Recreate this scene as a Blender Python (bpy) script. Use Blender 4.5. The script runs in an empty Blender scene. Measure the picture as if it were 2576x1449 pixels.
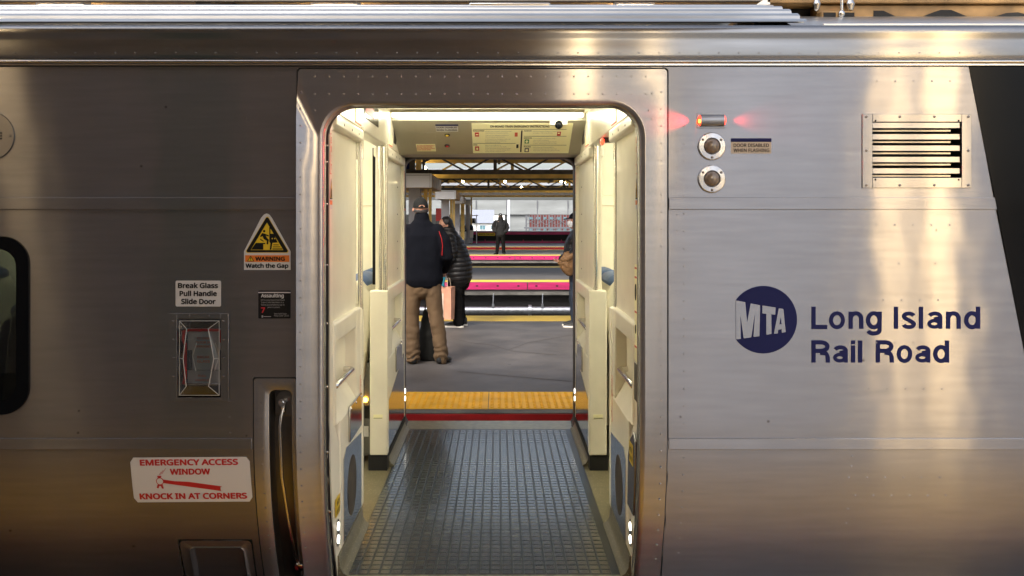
import bpy, bmesh, math, random, os
from mathutils import Vector, Matrix, noise
sc = bpy.context.scene
COL = sc.collection
R = math.radians
random.seed(7)

# ------------------------------------------------------------------ camera
FPX, CX, CY, D, ZC = 2141.0, 1252.0, 550.0, 3.6, 1.618   # 2576 px wide picture
cd = bpy.data.cameras.new('camera')
cam = bpy.data.objects.new('camera', cd); COL.objects.link(cam)
cam.location = (0, -D, ZC); cam.rotation_euler = (R(90), 0, 0)
cd.sensor_width = 36; cd.lens = 36 * FPX / 2576
cd.shift_x = 36 / 2576; cd.shift_y = -174.5 / 2576
cd.clip_start = .05; cd.clip_end = 2000
sc.camera = cam

# ------------------------------------------------------------------ world, sun, exposure
SUN_EL, SUN_AZ = R(42), R(28)        # the sun stands behind the camera, to its left, over the near canopy
w = bpy.data.worlds.new('World'); sc.world = w; w.use_nodes = True
wn = w.node_tree; wn.nodes.clear()
sky = wn.nodes.new('ShaderNodeTexSky'); sky.sky_type = 'NISHITA'; sky.sun_disc = False
sky.sun_elevation = SUN_EL; sky.sun_rotation = R(180) + SUN_AZ
sky.air_density = 1.0; sky.dust_density = 5.0
bg = wn.nodes.new('ShaderNodeBackground'); bg.inputs['Strength'].default_value = .145
wo = wn.nodes.new('ShaderNodeOutputWorld')
hs = wn.nodes.new('ShaderNodeHueSaturation'); hs.inputs['Saturation'].default_value = .62
wn.links.new(sky.outputs[0], hs.inputs['Color']); wn.links.new(hs.outputs[0], bg.inputs[0]); wn.links.new(bg.outputs[0], wo.inputs[0])
sd = bpy.data.lights.new('sun', 'SUN'); sd.energy = 1.2; sd.angle = R(14); sd.color = (1, .94, .84)
so = bpy.data.objects.new('sun', sd); COL.objects.link(so)
dirv = Vector((math.sin(SUN_AZ) * math.cos(SUN_EL), math.cos(SUN_AZ) * math.cos(SUN_EL), -math.sin(SUN_EL)))
so.rotation_euler = dirv.to_track_quat('-Z', 'Y').to_euler(); so.location = (-20, -40, 60)
sc.view_settings.view_transform = 'Standard'; sc.view_settings.look = 'None'
sc.view_settings.exposure = 1.45; sc.view_settings.gamma = 1
sc.cycles.max_bounces = 8; sc.cycles.diffuse_bounces = 4; sc.cycles.glossy_bounces = 5
sc.cycles.sample_clamp_indirect = 6
sc.cycles.use_denoising = True

def X(px, y=0.): return (px - CX) * (y + D) / FPX
def Z(py, y=0.): return ZC - (py - CY) * (y + D) / FPX
def L(h):
    h = h.lstrip('#'); c = [int(h[i:i + 2], 16) / 255 for i in (0, 2, 4)]
    return tuple(((v + .055) / 1.055) ** 2.4 if v > .04045 else v / 12.92 for v in c)

# ------------------------------------------------------------------ materials
MATS = {}
def mat(name, col, rough=.5, metal=0., var=0., vscale=6., bump=0., bscale=40., aniso=0., spec=None, coat=0.,
        stretch=(1, 1, 1), wob=0., emis=None, estr=0., trans=0., alpha=1., specks=None, wscale=1.6, wstretch=(1, 1, .6), brushed=None, diff=.08, radial=False):
    m = bpy.data.materials.new(name); m.use_nodes = True
    nt = m.node_tree; b = nt.nodes['Principled BSDF']; N = nt.nodes.new; K = nt.links.new
    b.inputs['Base Color'].default_value = (*col, 1); b.inputs['Roughness'].default_value = rough
    b.inputs['Metallic'].default_value = metal
    if spec is not None: b.inputs['Specular IOR Level'].default_value = spec
    b.inputs['Coat Weight'].default_value = coat; b.inputs['Coat Roughness'].default_value = .08
    b.inputs['Transmission Weight'].default_value = trans
    if emis: b.inputs['Emission Color'].default_value = (*emis, 1); b.inputs['Emission Strength'].default_value = estr
    geo = N('ShaderNodeNewGeometry')
    def mapped(s):
        mp = N('ShaderNodeMapping'); mp.inputs['Scale'].default_value = s; K(geo.outputs['Position'], mp.inputs[0]); return mp.outputs[0]
    if var or specks:
        mx = N('ShaderNodeMix'); mx.data_type = 'RGBA'
        nz = N('ShaderNodeTexNoise'); nz.inputs['Scale'].default_value = vscale; nz.inputs['Detail'].default_value = 8
        K(mapped(stretch), nz.inputs['Vector'])
        rp = N('ShaderNodeValToRGB'); rp.color_ramp.elements[0].position = .3; rp.color_ramp.elements[1].position = .72
        K(nz.outputs[0], rp.inputs[0]); K(rp.outputs[0], mx.inputs[0])
        mx.inputs[6].default_value = (*[c * (1 - var) for c in col], 1); mx.inputs[7].default_value = (*[min(1, c * (1 + var)) for c in col], 1)
        out = mx.outputs[2]
        if specks:
            sc_, th, scol = specks
            vo = N('ShaderNodeTexVoronoi'); vo.inputs['Scale'].default_value = sc_; K(mapped((1, 1, 1)), vo.inputs['Vector'])
            lt = N('ShaderNodeMath'); lt.operation = 'LESS_THAN'; lt.inputs[1].default_value = th; K(vo.outputs['Distance'], lt.inputs[0])
            m2 = N('ShaderNodeMix'); m2.data_type = 'RGBA'; K(lt.outputs[0], m2.inputs[0]); K(out, m2.inputs[6]); m2.inputs[7].default_value = (*scol, 1)
            out = m2.outputs[2]
        K(out, b.inputs['Base Color'])
    last = None
    if wob:                       # slow unevenness of sheet metal
        nz = N('ShaderNodeTexNoise'); nz.inputs['Scale'].default_value = wscale; nz.inputs['Detail'].default_value = 2
        K(mapped(wstretch), nz.inputs['Vector'])
        bp = N('ShaderNodeBump'); bp.inputs['Strength'].default_value = 1; bp.inputs['Distance'].default_value = wob
        K(nz.outputs[0], bp.inputs['Height']); last = bp
    if bump:
        nz = N('ShaderNodeTexNoise'); nz.inputs['Scale'].default_value = bscale; nz.inputs['Detail'].default_value = 5
        K(mapped(stretch), nz.inputs['Vector'])
        bp = N('ShaderNodeBump'); bp.inputs['Strength'].default_value = 1; bp.inputs['Distance'].default_value = bump
        K(nz.outputs[0], bp.inputs['Height'])
        if last: K(last.outputs[0], bp.inputs['Normal'])
        last = bp
    if last: K(last.outputs[0], b.inputs['Normal'])
    if aniso:
        b.inputs['Anisotropic'].default_value = aniso
        cv = N('ShaderNodeCombineXYZ'); cv.inputs[2].default_value = 1; K(cv.outputs[0], b.inputs['Tangent'])
        rn = N('ShaderNodeTexNoise'); rn.inputs['Scale'].default_value = 3; rn.inputs['Detail'].default_value = 9
        K(mapped((.6, 1, 9)), rn.inputs['Vector'])
        mr = N('ShaderNodeMapRange'); mr.inputs[3].default_value = rough - .015; mr.inputs[4].default_value = rough + .015
        K(rn.outputs[0], mr.inputs[0]); K(mr.outputs[0], b.inputs['Roughness'])
    if brushed:                   # brushed metal: narrow lobe along the grain, wide lobe across it
        u, v = brushed
        gl = N('ShaderNodeBsdfAnisotropic'); df = N('ShaderNodeBsdfDiffuse'); ms = N('ShaderNodeMixShader'); ms.inputs[0].default_value = diff
        gl.inputs['Roughness'].default_value = (u * v) ** .25; gl.inputs['Anisotropy'].default_value = -(1 - (v / u) ** .5) if not radial else (1 - (v / u) ** .5)
        if radial:
            tg = N('ShaderNodeTangent'); tg.direction_type = 'RADIAL'; tg.axis = 'Y'; K(tg.outputs[0], gl.inputs['Tangent'])
        else:
            cv = N('ShaderNodeCombineXYZ'); cv.inputs[2].default_value = 1; K(cv.outputs[0], gl.inputs['Tangent'])
        for s_ in (gl, df):
            s_.inputs['Color'].default_value = (*col, 1)
            if var or specks: K(out, s_.inputs['Color'])
            if last: K(last.outputs[0], s_.inputs['Normal'])
        K(gl.outputs[0], ms.inputs[1]); K(df.outputs[0], ms.inputs[2]); K(ms.outputs[0], nt.nodes['Material Output'].inputs['Surface'])
    MATS[name] = m
    return m

M = MATS
mat('steel', (.315, .312, .326), .3, 1, var=.07, vscale=7, wob=.0045, wscale=2.6, specks=(6, .035, (.15, .14, .13)), stretch=(.5, 1, 6), brushed=(.26, .016), diff=.10)
mat('frame_steel', (.38, .376, .385), .3, 1, var=.08, vscale=6, wob=.002, stretch=(.5, 1, 6), brushed=(.16, .016), diff=.14)
mat('cornice_steel', (.27, .268, .27), .3, 1, var=.12, vscale=5, wob=.002, stretch=(.5, 1, 6), brushed=(.10, .018))
mat('steel_smooth', (.55, .54, .52), .24, 1., var=.05, wob=.001, wscale=5)
mat('mirror_steel', (.52, .51, .49), .14, 1., var=.05, wob=.0008, wscale=4)
mat('shaded_pocket_steel', (.16, .15, .14), .34, .9, var=.1)  # darker than the frame steel: shade of the recess put into the colour
mat('cove_paint', (.36, .345, .28), .34, .35, var=.12, vscale=2, stretch=(1, 1, .3))
mat('chrome', (.72, .70, .66), .12, 1.)
mat('brushed_disc', (.62, .62, .64), .3, 1, brushed=(.22, .02), diff=.03, radial=True)
mat('roof_steel', (.56, .54, .50), .32, 1., var=.08, vscale=4)
mat('plate_steel', (.31, .305, .31), .3, 1, var=.08, vscale=9, brushed=(.20, .018))
mat('rubber', (.012, .012, .012), .45)
mat('black_gloss', (.005, .006, .008), .16, 0, wob=.003, spec=.10)
mat('dark_void', (.01, .01, .01), .8)
mat('screw', (.20, .18, .17), .35, .9)
mat('cream', (.82, .78, .65), .32, var=.06, specks=(4.5, .018, (.52, .47, .36)), coat=.15)
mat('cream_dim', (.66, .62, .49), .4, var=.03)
mat('mat_groove', (.009, .014, .017), .34, spec=.7)
mat('floor_mat', (.012, .019, .023), .24, var=.3, vscale=3, specks=(75, .16, (.16, .17, .13)), bump=.00012, bscale=150, spec=1., coat=.25)
mat('floor_beige', (.13, .115, .07), .35, var=.15, vscale=10, specks=(85, .2, (.36, .34, .22)), spec=.5)
mat('threshold', (.30, .28, .20), .35, .6, var=.25, vscale=20)
mat('tube_light', (1, 1, 1), .5, emis=(1, .92, .70), estr=11)
mat('white_vinyl', (.66, .66, .68), .35)
mat('sign_white', (.60, .60, .62), .35)
mat('beige_vinyl', (.50, .40, .30), .4)
mat('navy', (.010, .013, .075), .6, spec=.15)
mat('black_ink', (.008, .008, .009), .6, spec=.2)
mat('red_ink', (.50, .016, .022), .45)
mat('label_red', (.62, .10, .05), .45)
mat('yellow_ink', (.72, .50, .02), .45)
mat('orange_ink', (.72, .19, .02), .45)
mat('grey_ink', (.30, .30, .31), .5)
mat('card_cream', (.92, .88, .56), .4)
mat('green_ink', (.03, .22, .06), .45)
mat('red_lens', (.8, .02, .01), .25, emis=(1, .03, .012), estr=3)
mat('red_lens_core', (.9, .3, .02), .25, emis=(1, .22, .02), estr=5)
mat('dim_lens', (.20, .15, .11), .22, coat=.6, var=.2, vscale=90)
mat('white_led', (1, 1, 1), .3, emis=(1, .98, .88), estr=4)
mat('amber_led', (1, .6, .1), .3, emis=(1, .45, .03), estr=10)
mat('red_paint', (.40, .012, .012), .35)
mat('clear_plastic', (.92, .93, .94), .04, trans=1.)
mat('tint_glass', (.045, .055, .052), .02, trans=1.)
mat('plastic_edge', (.55, .55, .54), .3)
mat('seat_shell', (.66, .63, .52), .4)
mat('seat_blue', (.07, .12, .26), .6, var=.2)
mat('ad_purple', (.05, .035, .09), .3)
mat('ad_mauve', (.22, .15, .12), .35)
mat('ad_blue', (.04, .16, .38), .3)
mat('ad_sky', (.16, .40, .55), .3)
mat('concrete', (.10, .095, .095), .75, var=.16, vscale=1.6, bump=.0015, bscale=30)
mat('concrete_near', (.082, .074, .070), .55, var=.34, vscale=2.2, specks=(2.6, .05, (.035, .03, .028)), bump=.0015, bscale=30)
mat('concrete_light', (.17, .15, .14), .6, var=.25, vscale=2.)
mat('concrete_pale', (.19, .205, .21), .85, var=.16, vscale=.8, stretch=(.4, 1, 1.5))
mat('concrete_dirty', (.12, .115, .105), .85, var=.45, vscale=2.5, stretch=(1, 1, 3))
mat('ballast', (.045, .042, .040), .95, var=.5, vscale=9, bump=.02, bscale=14)
mat('tactile', (.92, .47, .02), .55, var=.14, vscale=5)
mat('tactile_far', (.78, .52, .05), .55, var=.1, vscale=3)
mat('edge_red', (.48, .014, .022), .5, var=.12, vscale=6)
mat('edge_pink', (.42, .016, .11), .5, var=.25, vscale=4, stretch=(.4, 1, 3))
mat('soffit', (.36, .24, .12), .5, var=.25, vscale=2, stretch=(.3, 3, 1))
mat('soffit_far', (.10, .10, .11), .7, var=.3, vscale=2)
mat('steel_brown', (.055, .045, .035), .6, .0, var=.35, vscale=6)
mat('steel_yellow', (.80, .54, .15), .5, var=.25, vscale=3)
mat('column_paint', (.30, .30, .33), .55, var=.15, vscale=3)
mat('fascia', (.24, .26, .29), .6, var=.2, vscale=1.2, stretch=(1, 1, 4))
mat('rust_girder', (.30, .18, .07), .6, var=.6, vscale=5)
mat('streak_warm', (1, .8, .5), .4, emis=(1, .71, .36), estr=4.8)  # emitter of the added streak panels behind the camera
mat('streak_header', (1, .8, .5), .4, emis=(1, .74, .42), estr=6.0)  # emitter of the added upper panels, for streaks on the header
mat('lamp_small', (1, .9, .6), .4, emis=(1, .80, .42), estr=34)
mat('lamp_ceiling', (1, .9, .6), .4, emis=(1, .72, .38), estr=26)
mat('galvanised', (.50, .53, .58), .30, .85, var=.2, vscale=12)
mat('house_white', (.72, .72, .70), .6, var=.04)
mat('roof_slate', (.22, .24, .30), .7, var=.1)
mat('window_blue', (.12, .22, .26), .1, var=.2, vscale=2)
mat('brick_red', (.11, .022, .02), .8, var=.4, vscale=1.5)
mat('grey_paint', (.09, .095, .11), .5)
mat('white_paint', (.76, .78, .86), .5)
mat('bin_grey', (.34, .34, .35), .5)
mat('bag_film', (.66, .58, .46), .3, bump=.01, bscale=20)
mat('skin', (.42, .21, .13), .5)
mat('skin_dark', (.20, .10, .06), .5)
mat('hair_black', (.010, .009, .009), .5)
mat('hair_grey', (.035, .03, .028), .6)
mat('navy_fleece', (.004, .0045, .007), .95, spec=.1, bump=.003, bscale=160)
mat('khaki', (.105, .062, .028), .85, var=.16, vscale=5, bump=.006, bscale=22, stretch=(1, 1, .5))
mat('cap_cloth', (.010, .010, .009), .85, spec=.2, bump=.002, bscale=90)
mat('puffer', (.007, .0065, .007), .45, spec=.35, bump=.003, bscale=40)
mat('trousers_black', (.005, .0045, .0045), .9, spec=.1, bump=.005, bscale=20)
mat('jacket_charcoal', (.017, .017, .018), .9, spec=.12, bump=.004, bscale=25)
mat('denim', (.028, .036, .052), .9, spec=.12, var=.25, vscale=8, bump=.005, bscale=18)
mat('shoe_black', (.012, .012, .012), .5)
mat('sole_white', (.70, .66, .58), .6)
mat('canvas_brown', (.15, .075, .025), .7, var=.2, vscale=8, bump=.006, bscale=14)
mat('paper_bag', (.52, .26, .17), .5, var=.18, vscale=9)
mat('paper_pale', (.60, .50, .40), .5, var=.2, vscale=9)
mat('teal_cloth', (.01, .17, .24), .7)
mat('mask_white', (.70, .72, .74), .6)
mat('brown_wall', (.50, .40, .32), .6, var=.45, vscale=.8)
mat('green_paint', (.14, .21, .18), .5)

# ------------------------------------------------------------------ mesh builder
class MB:
    def __init__(s): s.v = []; s.f = []; s.m = []; s.k = 0
    def add(s, vs, fs):
        o = len(s.v); s.v += [tuple(v) for v in vs]
        for f in fs: s.f.append([i + o for i in f]); s.m.append(s.k)
        return s
    def box(s, x0, x1, y0, y1, z0, z1):
        x0, x1 = sorted((x0, x1)); y0, y1 = sorted((y0, y1)); z0, z1 = sorted((z0, z1))
        return s.add([(x, y, z) for z in (z0, z1) for y in (y0, y1) for x in (x0, x1)],
                     [(0, 2, 3, 1), (4, 5, 7, 6), (0, 1, 5, 4), (2, 6, 7, 3), (0, 4, 6, 2), (1, 3, 7, 5)])
    def bar(s, p0, p1, wx, wz, up=(0, 0, 1)):
        p0, p1 = Vector(p0), Vector(p1); t = (p1 - p0).normalized(); a = t.cross(Vector(up)).normalized(); b = a.cross(t)
        vs = [p + a * (wx / 2 * i) + b * (wz / 2 * j) for p in (p0, p1) for j in (-1, 1) for i in (-1, 1)]
        return s.add(vs, [(0, 2, 3, 1), (4, 5, 7, 6), (0, 1, 5, 4), (2, 6, 7, 3), (0, 4, 6, 2), (1, 3, 7, 5)])
    def loft(s, rings, cap=True, close=True):
        n = len(rings[0]); o = [v for r in rings for v in r]; fs = []
        for i in range(len(rings) - 1):
            for j in range(n if close else n - 1):
                a = i * n + j; b = i * n + (j + 1) % n
                fs.append((a, b, b + n, a + n))
        if cap: fs.append(tuple(range(n))); fs.append(tuple(range((len(rings) - 1) * n, len(rings) * n)))
        return s.add(o, fs)
    def cyl(s, p0, p1, r0, r1=None, n=16, cap=True):
        r1 = r0 if r1 is None else r1
        p0, p1 = Vector(p0), Vector(p1); q = (p1 - p0).to_track_quat('Z', 'Y')
        rg = [[p + q @ Vector((r * math.cos(2 * math.pi * i / n), r * math.sin(2 * math.pi * i / n), 0)) for i in range(n)] for p, r in ((p0, r0), (p1, r1))]
        return s.loft(rg, cap)
    def limb(s, pts, rad, n=12, ell=None):
        """chain of rings with rounded ends; rad: radius or (rx, ry) per point"""
        P = [Vector(p) for p in pts]; rr = [(r, r) if not isinstance(r, tuple) else r for r in rad]
        rings = []
        ref = None
        def ring(c, t, rx, ry):
            nonlocal ref
            if ref is None:
                ref = Vector((1, 0, 0)) if abs(t.x) < .8 else Vector((0, 1, 0))
            a = (ref - t * ref.dot(t)).normalized(); ref = a; b = t.cross(a)
            return [c + a * (rx * math.cos(2 * math.pi * i / n)) + b * (ry * math.sin(2 * math.pi * i / n)) for i in range(n)]
        T = []
        for i in range(len(P)):
            a = P[max(0, i - 1)]; b = P[min(len(P) - 1, i + 1)]; T.append((b - a).normalized())
        for k in (80, 50, 25):
            c = math.cos(R(k)); sn = math.sin(R(k)); m_ = min(rr[0])
            rings.append(ring(P[0] - T[0] * m_ * sn, T[0], rr[0][0] * c, rr[0][1] * c))
        for p, t, r in zip(P, T, rr): rings.append(ring(p, t, *r))
        for k in (25, 50, 80):
            c = math.cos(R(k)); sn = math.sin(R(k)); m_ = min(rr[-1])
            rings.append(ring(P[-1] + T[-1] * m_ * sn, T[-1], rr[-1][0] * c, rr[-1][1] * c))
        return s.loft(rings)
    def tube(s, pts, r, n=10): return s.limb(pts, [r] * len(pts), n)
    def ball(s, c, rx, ry=None, rz=None, n=16, lo=-90, hi=90, rows=8):
        ry = ry or rx; rz = rz or rx; rg = []
        for i in range(rows + 1):
            a = R(max(-88, min(88, lo + (hi - lo) * i / rows)))
            rg.append([(c[0] + rx * math.cos(a) * math.cos(2 * math.pi * j / n), c[1] + ry * math.cos(a) * math.sin(2 * math.pi * j / n), c[2] + rz * math.sin(a)) for j in range(n)])
        return s.loft(rg)
    def rivet(s, c, r=.0042, h=.0022, ax=(0, -1, 0), n=8):
        q = Vector(ax).to_track_quat('Z', 'Y'); c = Vector(c)
        rg = [[c + q @ Vector((k * r * math.cos(2 * math.pi * i / n), k * r * math.sin(2 * math.pi * i / n), z)) for i in range(n)] for k, z in ((1, -.0005), (.85, h * .7), (.45, h))]
        return s.loft(rg)
    def prism(s, poly, fn, t0, t1):
        """poly: 2D outline; fn(a, b, t) -> 3D point"""
        n = len(poly)
        vs = [fn(a, b, t0) for a, b in poly] + [fn(a, b, t1) for a, b in poly]
        return s.add(vs, [tuple(range(n)), tuple(range(n, 2 * n))] + [(i, (i + 1) % n, n + (i + 1) % n, n + i) for i in range(n)])
    def build(s, name, mats, parent=None, bevel=0., seg=2, smooth=True, ang=35, fix=True):
        me = bpy.data.meshes.new(name); me.from_pydata(s.v, [], s.f); me.update()
        for m_ in (mats if isinstance(mats, (list, tuple)) else [mats]): me.materials.append(M[m_])
        me.polygons.foreach_set('material_index', s.m)
        if fix:
            bm = bmesh.new(); bm.from_mesh(me); bmesh.ops.recalc_face_normals(bm, faces=bm.faces); bm.to_mesh(me); bm.free()
        if smooth:
            me.polygons.foreach_set('use_smooth', [True] * len(me.polygons)); me.set_sharp_from_angle(angle=R(ang))
        o = bpy.data.objects.new(name, me); COL.objects.link(o)
        if parent: o.parent = parent
        if bevel:
            bv = o.modifiers.new('bevel', 'BEVEL'); bv.width = bevel; bv.segments = seg; bv.limit_method = 'ANGLE'; bv.angle_limit = R(40); bv.harden_normals = False
        return o

def empty(name, loc=(0, 0, 0), rz=0., parent=None):
    o = bpy.data.objects.new(name, None); COL.objects.link(o); o.location = loc; o.rotation_euler = (0, 0, rz)
    o.empty_display_size = .1
    if parent: o.parent = parent
    return o
def tag(o, label=None, cat=None, group=None, kind=None):
    if label: o['label'] = label
    if cat: o['category'] = cat
    if group: o['group'] = group
    if kind: o['kind'] = kind
    return o
def copy_tree(o, parent=None):
    c = o.copy(); COL.objects.link(c)
    if parent: c.parent = parent
    for ch in list(o.children): copy_tree(ch, c)
    return c
def rrect(x0, x1, z0, z1, r, k=5):
    out = []
    for cx, cz, a0 in ((x1 - r, z1 - r, 0), (x0 + r, z1 - r, 90), (x0 + r, z0 + r, 180), (x1 - r, z0 + r, 270)):
        for i in range(k + 1):
            a = R(a0 + 90 * i / k); out.append((cx + r * math.cos(a), cz + r * math.sin(a)))
    return out
def wallfn(a, b, t): return (a, t, b)

# ------------------------------------------------------------------ lettering
def load_font():
    for nm in ('NotoSansHebrew-Regular.woff2', 'NotoSansMath-Regular.woff2'):
        try:
            p = os.path.join(bpy.utils.system_resource('DATAFILES', path='fonts'), nm)
            if os.path.exists(p): return bpy.data.fonts.load(p)
        except Exception: pass
    return bpy.data.fonts.load('<builtin>')
FONT = load_font()
def glyphs(s, res=3):
    c = bpy.data.curves.new('t', 'FONT'); c.font = FONT; c.body = s; c.size = 1; c.resolution_u = res
    o = bpy.data.objects.new('t', c); COL.objects.link(o)
    dg = bpy.context.evaluated_depsgraph_get(); me = bpy.data.meshes.new_from_object(o.evaluated_get(dg))
    bpy.data.objects.remove(o); bpy.data.curves.remove(c)
    vs = [tuple(v.co) for v in me.vertices]; fs = [tuple(p.vertices) for p in me.polygons]; bpy.data.meshes.remove(me)
    return vs, fs
_v, _ = glyphs('H'); CAPLO, CAPHI = min(p[1] for p in _v), max(p[1] for p in _v)
def text(mb, s, fn, x0, x1, zb, cap, off=.014):
    """lettering from x0 to x1, baseline zb, capital height cap; off thickens the strokes; fn(a, b, depth) -> 3D"""
    vs, fs = glyphs(s)
    if not vs: return mb
    off *= 1.6
    a = min(p[0] for p in vs) - off; b = max(p[0] for p in vs) + off
    k = cap / (CAPHI - CAPLO + 2 * off); kx = (x1 - x0) / (b - a) if x1 is not None else k
    for q in range(8 if off > .012 else 1):
        ox = off * math.cos(q * math.pi / 4) if off > .012 else 0; oy = off * math.sin(q * math.pi / 4) if off > .012 else 0
        mb.add([fn(x0 + (p[0] + ox - a) * kx, zb + (p[1] + oy + off - CAPLO) * k, q * 2e-5) for p in vs], fs)
    return mb
def stroke(mb, pts, t, fn, dep):
    P_ = [Vector((p[0], p[1])) for p in pts]; vs = []
    for i, p in enumerate(P_):
        a = P_[max(0, i - 1)]; b = P_[min(len(P_) - 1, i + 1)]
        if (P_[0] - P_[-1]).length < 1e-6 and i in (0, len(P_) - 1): a = P_[-2]; b = P_[1]
        d = (b - a).normalized(); n = Vector((-d.y, d.x)) * t / 2
        vs += [fn(p.x + n.x, p.y + n.y, dep), fn(p.x - n.x, p.y - n.y, dep)]
    mb.add(vs, [(2 * i, 2 * i + 1, 2 * i + 3, 2 * i + 2) for i in range(len(P_) - 1)])
def earc(cx, cy, rx, ry, a0, a1, n=28): return [(cx + rx * math.cos(R(a0 + (a1 - a0) * i / n)), cy + ry * math.sin(R(a0 + (a1 - a0) * i / n))) for i in range(n + 1)]
def grotesk(ch, w, t):
    """stroke skeletons of heavy grotesque letters in units of the capital height"""
    h = t / 2; xh = .775; th = t * .86; S = []
    bowl = earc(w / 2, xh / 2, (w - t) / 2, (xh + .02 - th) / 2, 0, 360, 40)
    if ch == 'L': S = [[(h, 0), (h, 1)], [(0, th / 2), (w, th / 2)]]
    elif ch in 'Il': S = [[(h, 0), (h, 1)]]
    elif ch == 'i': S = [[(h, 0), (h, xh)], [(h, .83), (h, 1)]]
    elif ch == 'o': S = [bowl]
    elif ch == 'n': S = [[(h, 0), (h, xh)], [(w - h, 0), (w - h, .44)] + earc(w / 2, .44, (w - t) / 2, xh + .01 - .44 - th / 2, 0, 172, 20)]
    elif ch == 'd': S = [bowl, [(w - h, 0), (w - h, 1)]]
    elif ch == 'g': S = [bowl, [(w - h, xh), (w - h, -.06)] + earc(w / 2, -.06, (w - t) / 2, .15, 0, -165, 20)]
    elif ch == 'a': S = [[(w - h * 1.05, .0), (w - h * 1.05, .54)] + earc(w / 2, .54, (w - t * 1.05) / 2, xh - .54 - th / 2, 0, 160, 16), earc(w * .46, .225, w * .46 - h, .225 - th * .5, 0, 360, 30), [(w * .45, .44), (w - h, .50)]]
    elif ch == 's': S = [earc(w / 2, .565, (w - t) / 2, .125, 12, 232, 16) + earc(w / 2, .205, (w - t) / 2 + .01, .128, 52, -168, 16)]
    elif ch == 'R': S = [[(h, 0), (h, 1)], [(0, 1 - th / 2), (.40, 1 - th / 2)] + earc(.42, .725, w - .42 - h - .02, 1 - .725 - th / 2, 90, -90, 14) + [(0, .725 - (1 - .725 - th / 2))], [(.40, .45), (w - h - .06, .40), (w - h - .02, .28), (w - h, .12), (w - h, 0)]]
    return S
def sheet(name, mats, parent, mb): return mb.build(name, mats, parent, smooth=False)

# ================================================================== THE TRAIN CAR
train = tag(empty('train_car', (0, 0, 0)), 'stainless steel commuter train car standing at the platform with its doors open on both sides', 'train car')
CARL, CARR = -8.6, 8.6
def bodyY(z): return .33 * max(0, .75 - max(z, 0)) ** 2
S0 = D / FPX
DX0, DX1, DZT = X(748), X(1680), Z(172)          # outer edge of the door frame
ZB = -.45
WX0, WX1, WZ0, WZ1 = -3.35, X(72), Z(1040), Z(597)
EX0, EX1, EZ0, EZ1 = X(446), X(556), Z(1000), Z(801)      # emergency handle recess
HX0, HX1, HZ1 = X(636), DX0, Z(949)                       # grab handle recess
VX0, VX1, VZ0, VZ1 = X(2194), X(2418), Z(447), Z(307)     # louvre opening
KX0, KX1, KZ1 = X(427), X(619), Z(1377)                   # hatch at the bottom left
def cells(mb, xs, zs, holes, off=0., side=None):
    fn = side or (lambda x, z: (x, bodyY(z) + off, z))
    xs = sorted(set(xs)); zs = sorted(set(zs)); idx = {}
    vs = []; fs = []
    def vid(i, j):
        if (i, j) not in idx: idx[(i, j)] = len(vs); vs.append(fn(xs[i], zs[j]))
        return idx[(i, j)]
    for i in range(len(xs) - 1):
        for j in range(len(zs) - 1):
            cx, cz = (xs[i] + xs[i + 1]) / 2, (zs[j] + zs[j + 1]) / 2
            if any(a < cx < b and c < cz < d for a, b, c, d in holes): continue
            fs.append((vid(i, j), vid(i + 1, j), vid(i + 1, j + 1), vid(i, j + 1)))
    mb.add(vs, fs)
zlow = [ZB + (.75 - ZB) * i / 14 for i in range(15)]
ZTOP = 2.285
mb = MB()
wr = .11
holes = [(WX0, WX1, WZ0, WZ1), (DX0, DX1, -9, DZT), (EX0, EX1, EZ0, EZ1), (HX0, HX1, -9, HZ1), (VX0, VX1, VZ0, VZ1), (KX0, KX1, -9, KZ1)]
cells(mb, [CARL, CARR] + [v for h in holes for v in h[:2]], zlow + [ZTOP] + [v for h in holes for v in h[2:] if v > -5], holes)
# small domed rivets of the shell
def riv(mbx, px, py, y=0., r=.0042): mbx.rivet((X(px), bodyY(Z(py)) + y, Z(py)), r)
for i in range(26): riv(mb, 1721, 318 + i * 44 if i < 9 else 318 + i * 44)
for i in range(7): riv(mb, 1703, 340 + i * 40, r=.0035)
for py, a, b in ((371 * .55, 2160, 2420), (566, 2205, 2400), (663, 2215, 2360), (755, 2130, 2400), (862, 2205, 2300), (979, 2140, 2400), (1122, 2140, 2400), (1205, 2140, 2400), (1253, 2160, 2400)):
    px = a
    while px < b: riv(mb, px, py); px += 46
for py in (1010, 1050, 1090, 1150, 1175, 1290, 1330): riv(mb, 2145, py)
for py in (300, 340, 380, 291): riv(mb, 620, py, r=.0035)
for py in (870, 905, 945, 975, 1010, 1050, 1090, 1125): riv(mb, 578 + (py % 3), py, r=.005)
mb.build('body_shell', 'steel', train, ang=30)
# raised belt strips
for nm, pa, pb in (('belt_strip', 497, 527), ('belt_strip', 1103, 1131)):
    for a, b in ((CARL, DX0 - .004), (DX1 + .004, CARR)):
        if pa > 1000 and a < 0:
            b = HX0 - .004
        z0, z1 = Z(pb), Z(pa)
        mb = MB(); 
        lead = bodyY((z0 + z1) / 2)
        mb.box(a, b, lead - .0045, lead + .004, z0, z1)
        st = mb.build(nm, 'steel', train, bevel=.0016)
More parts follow.
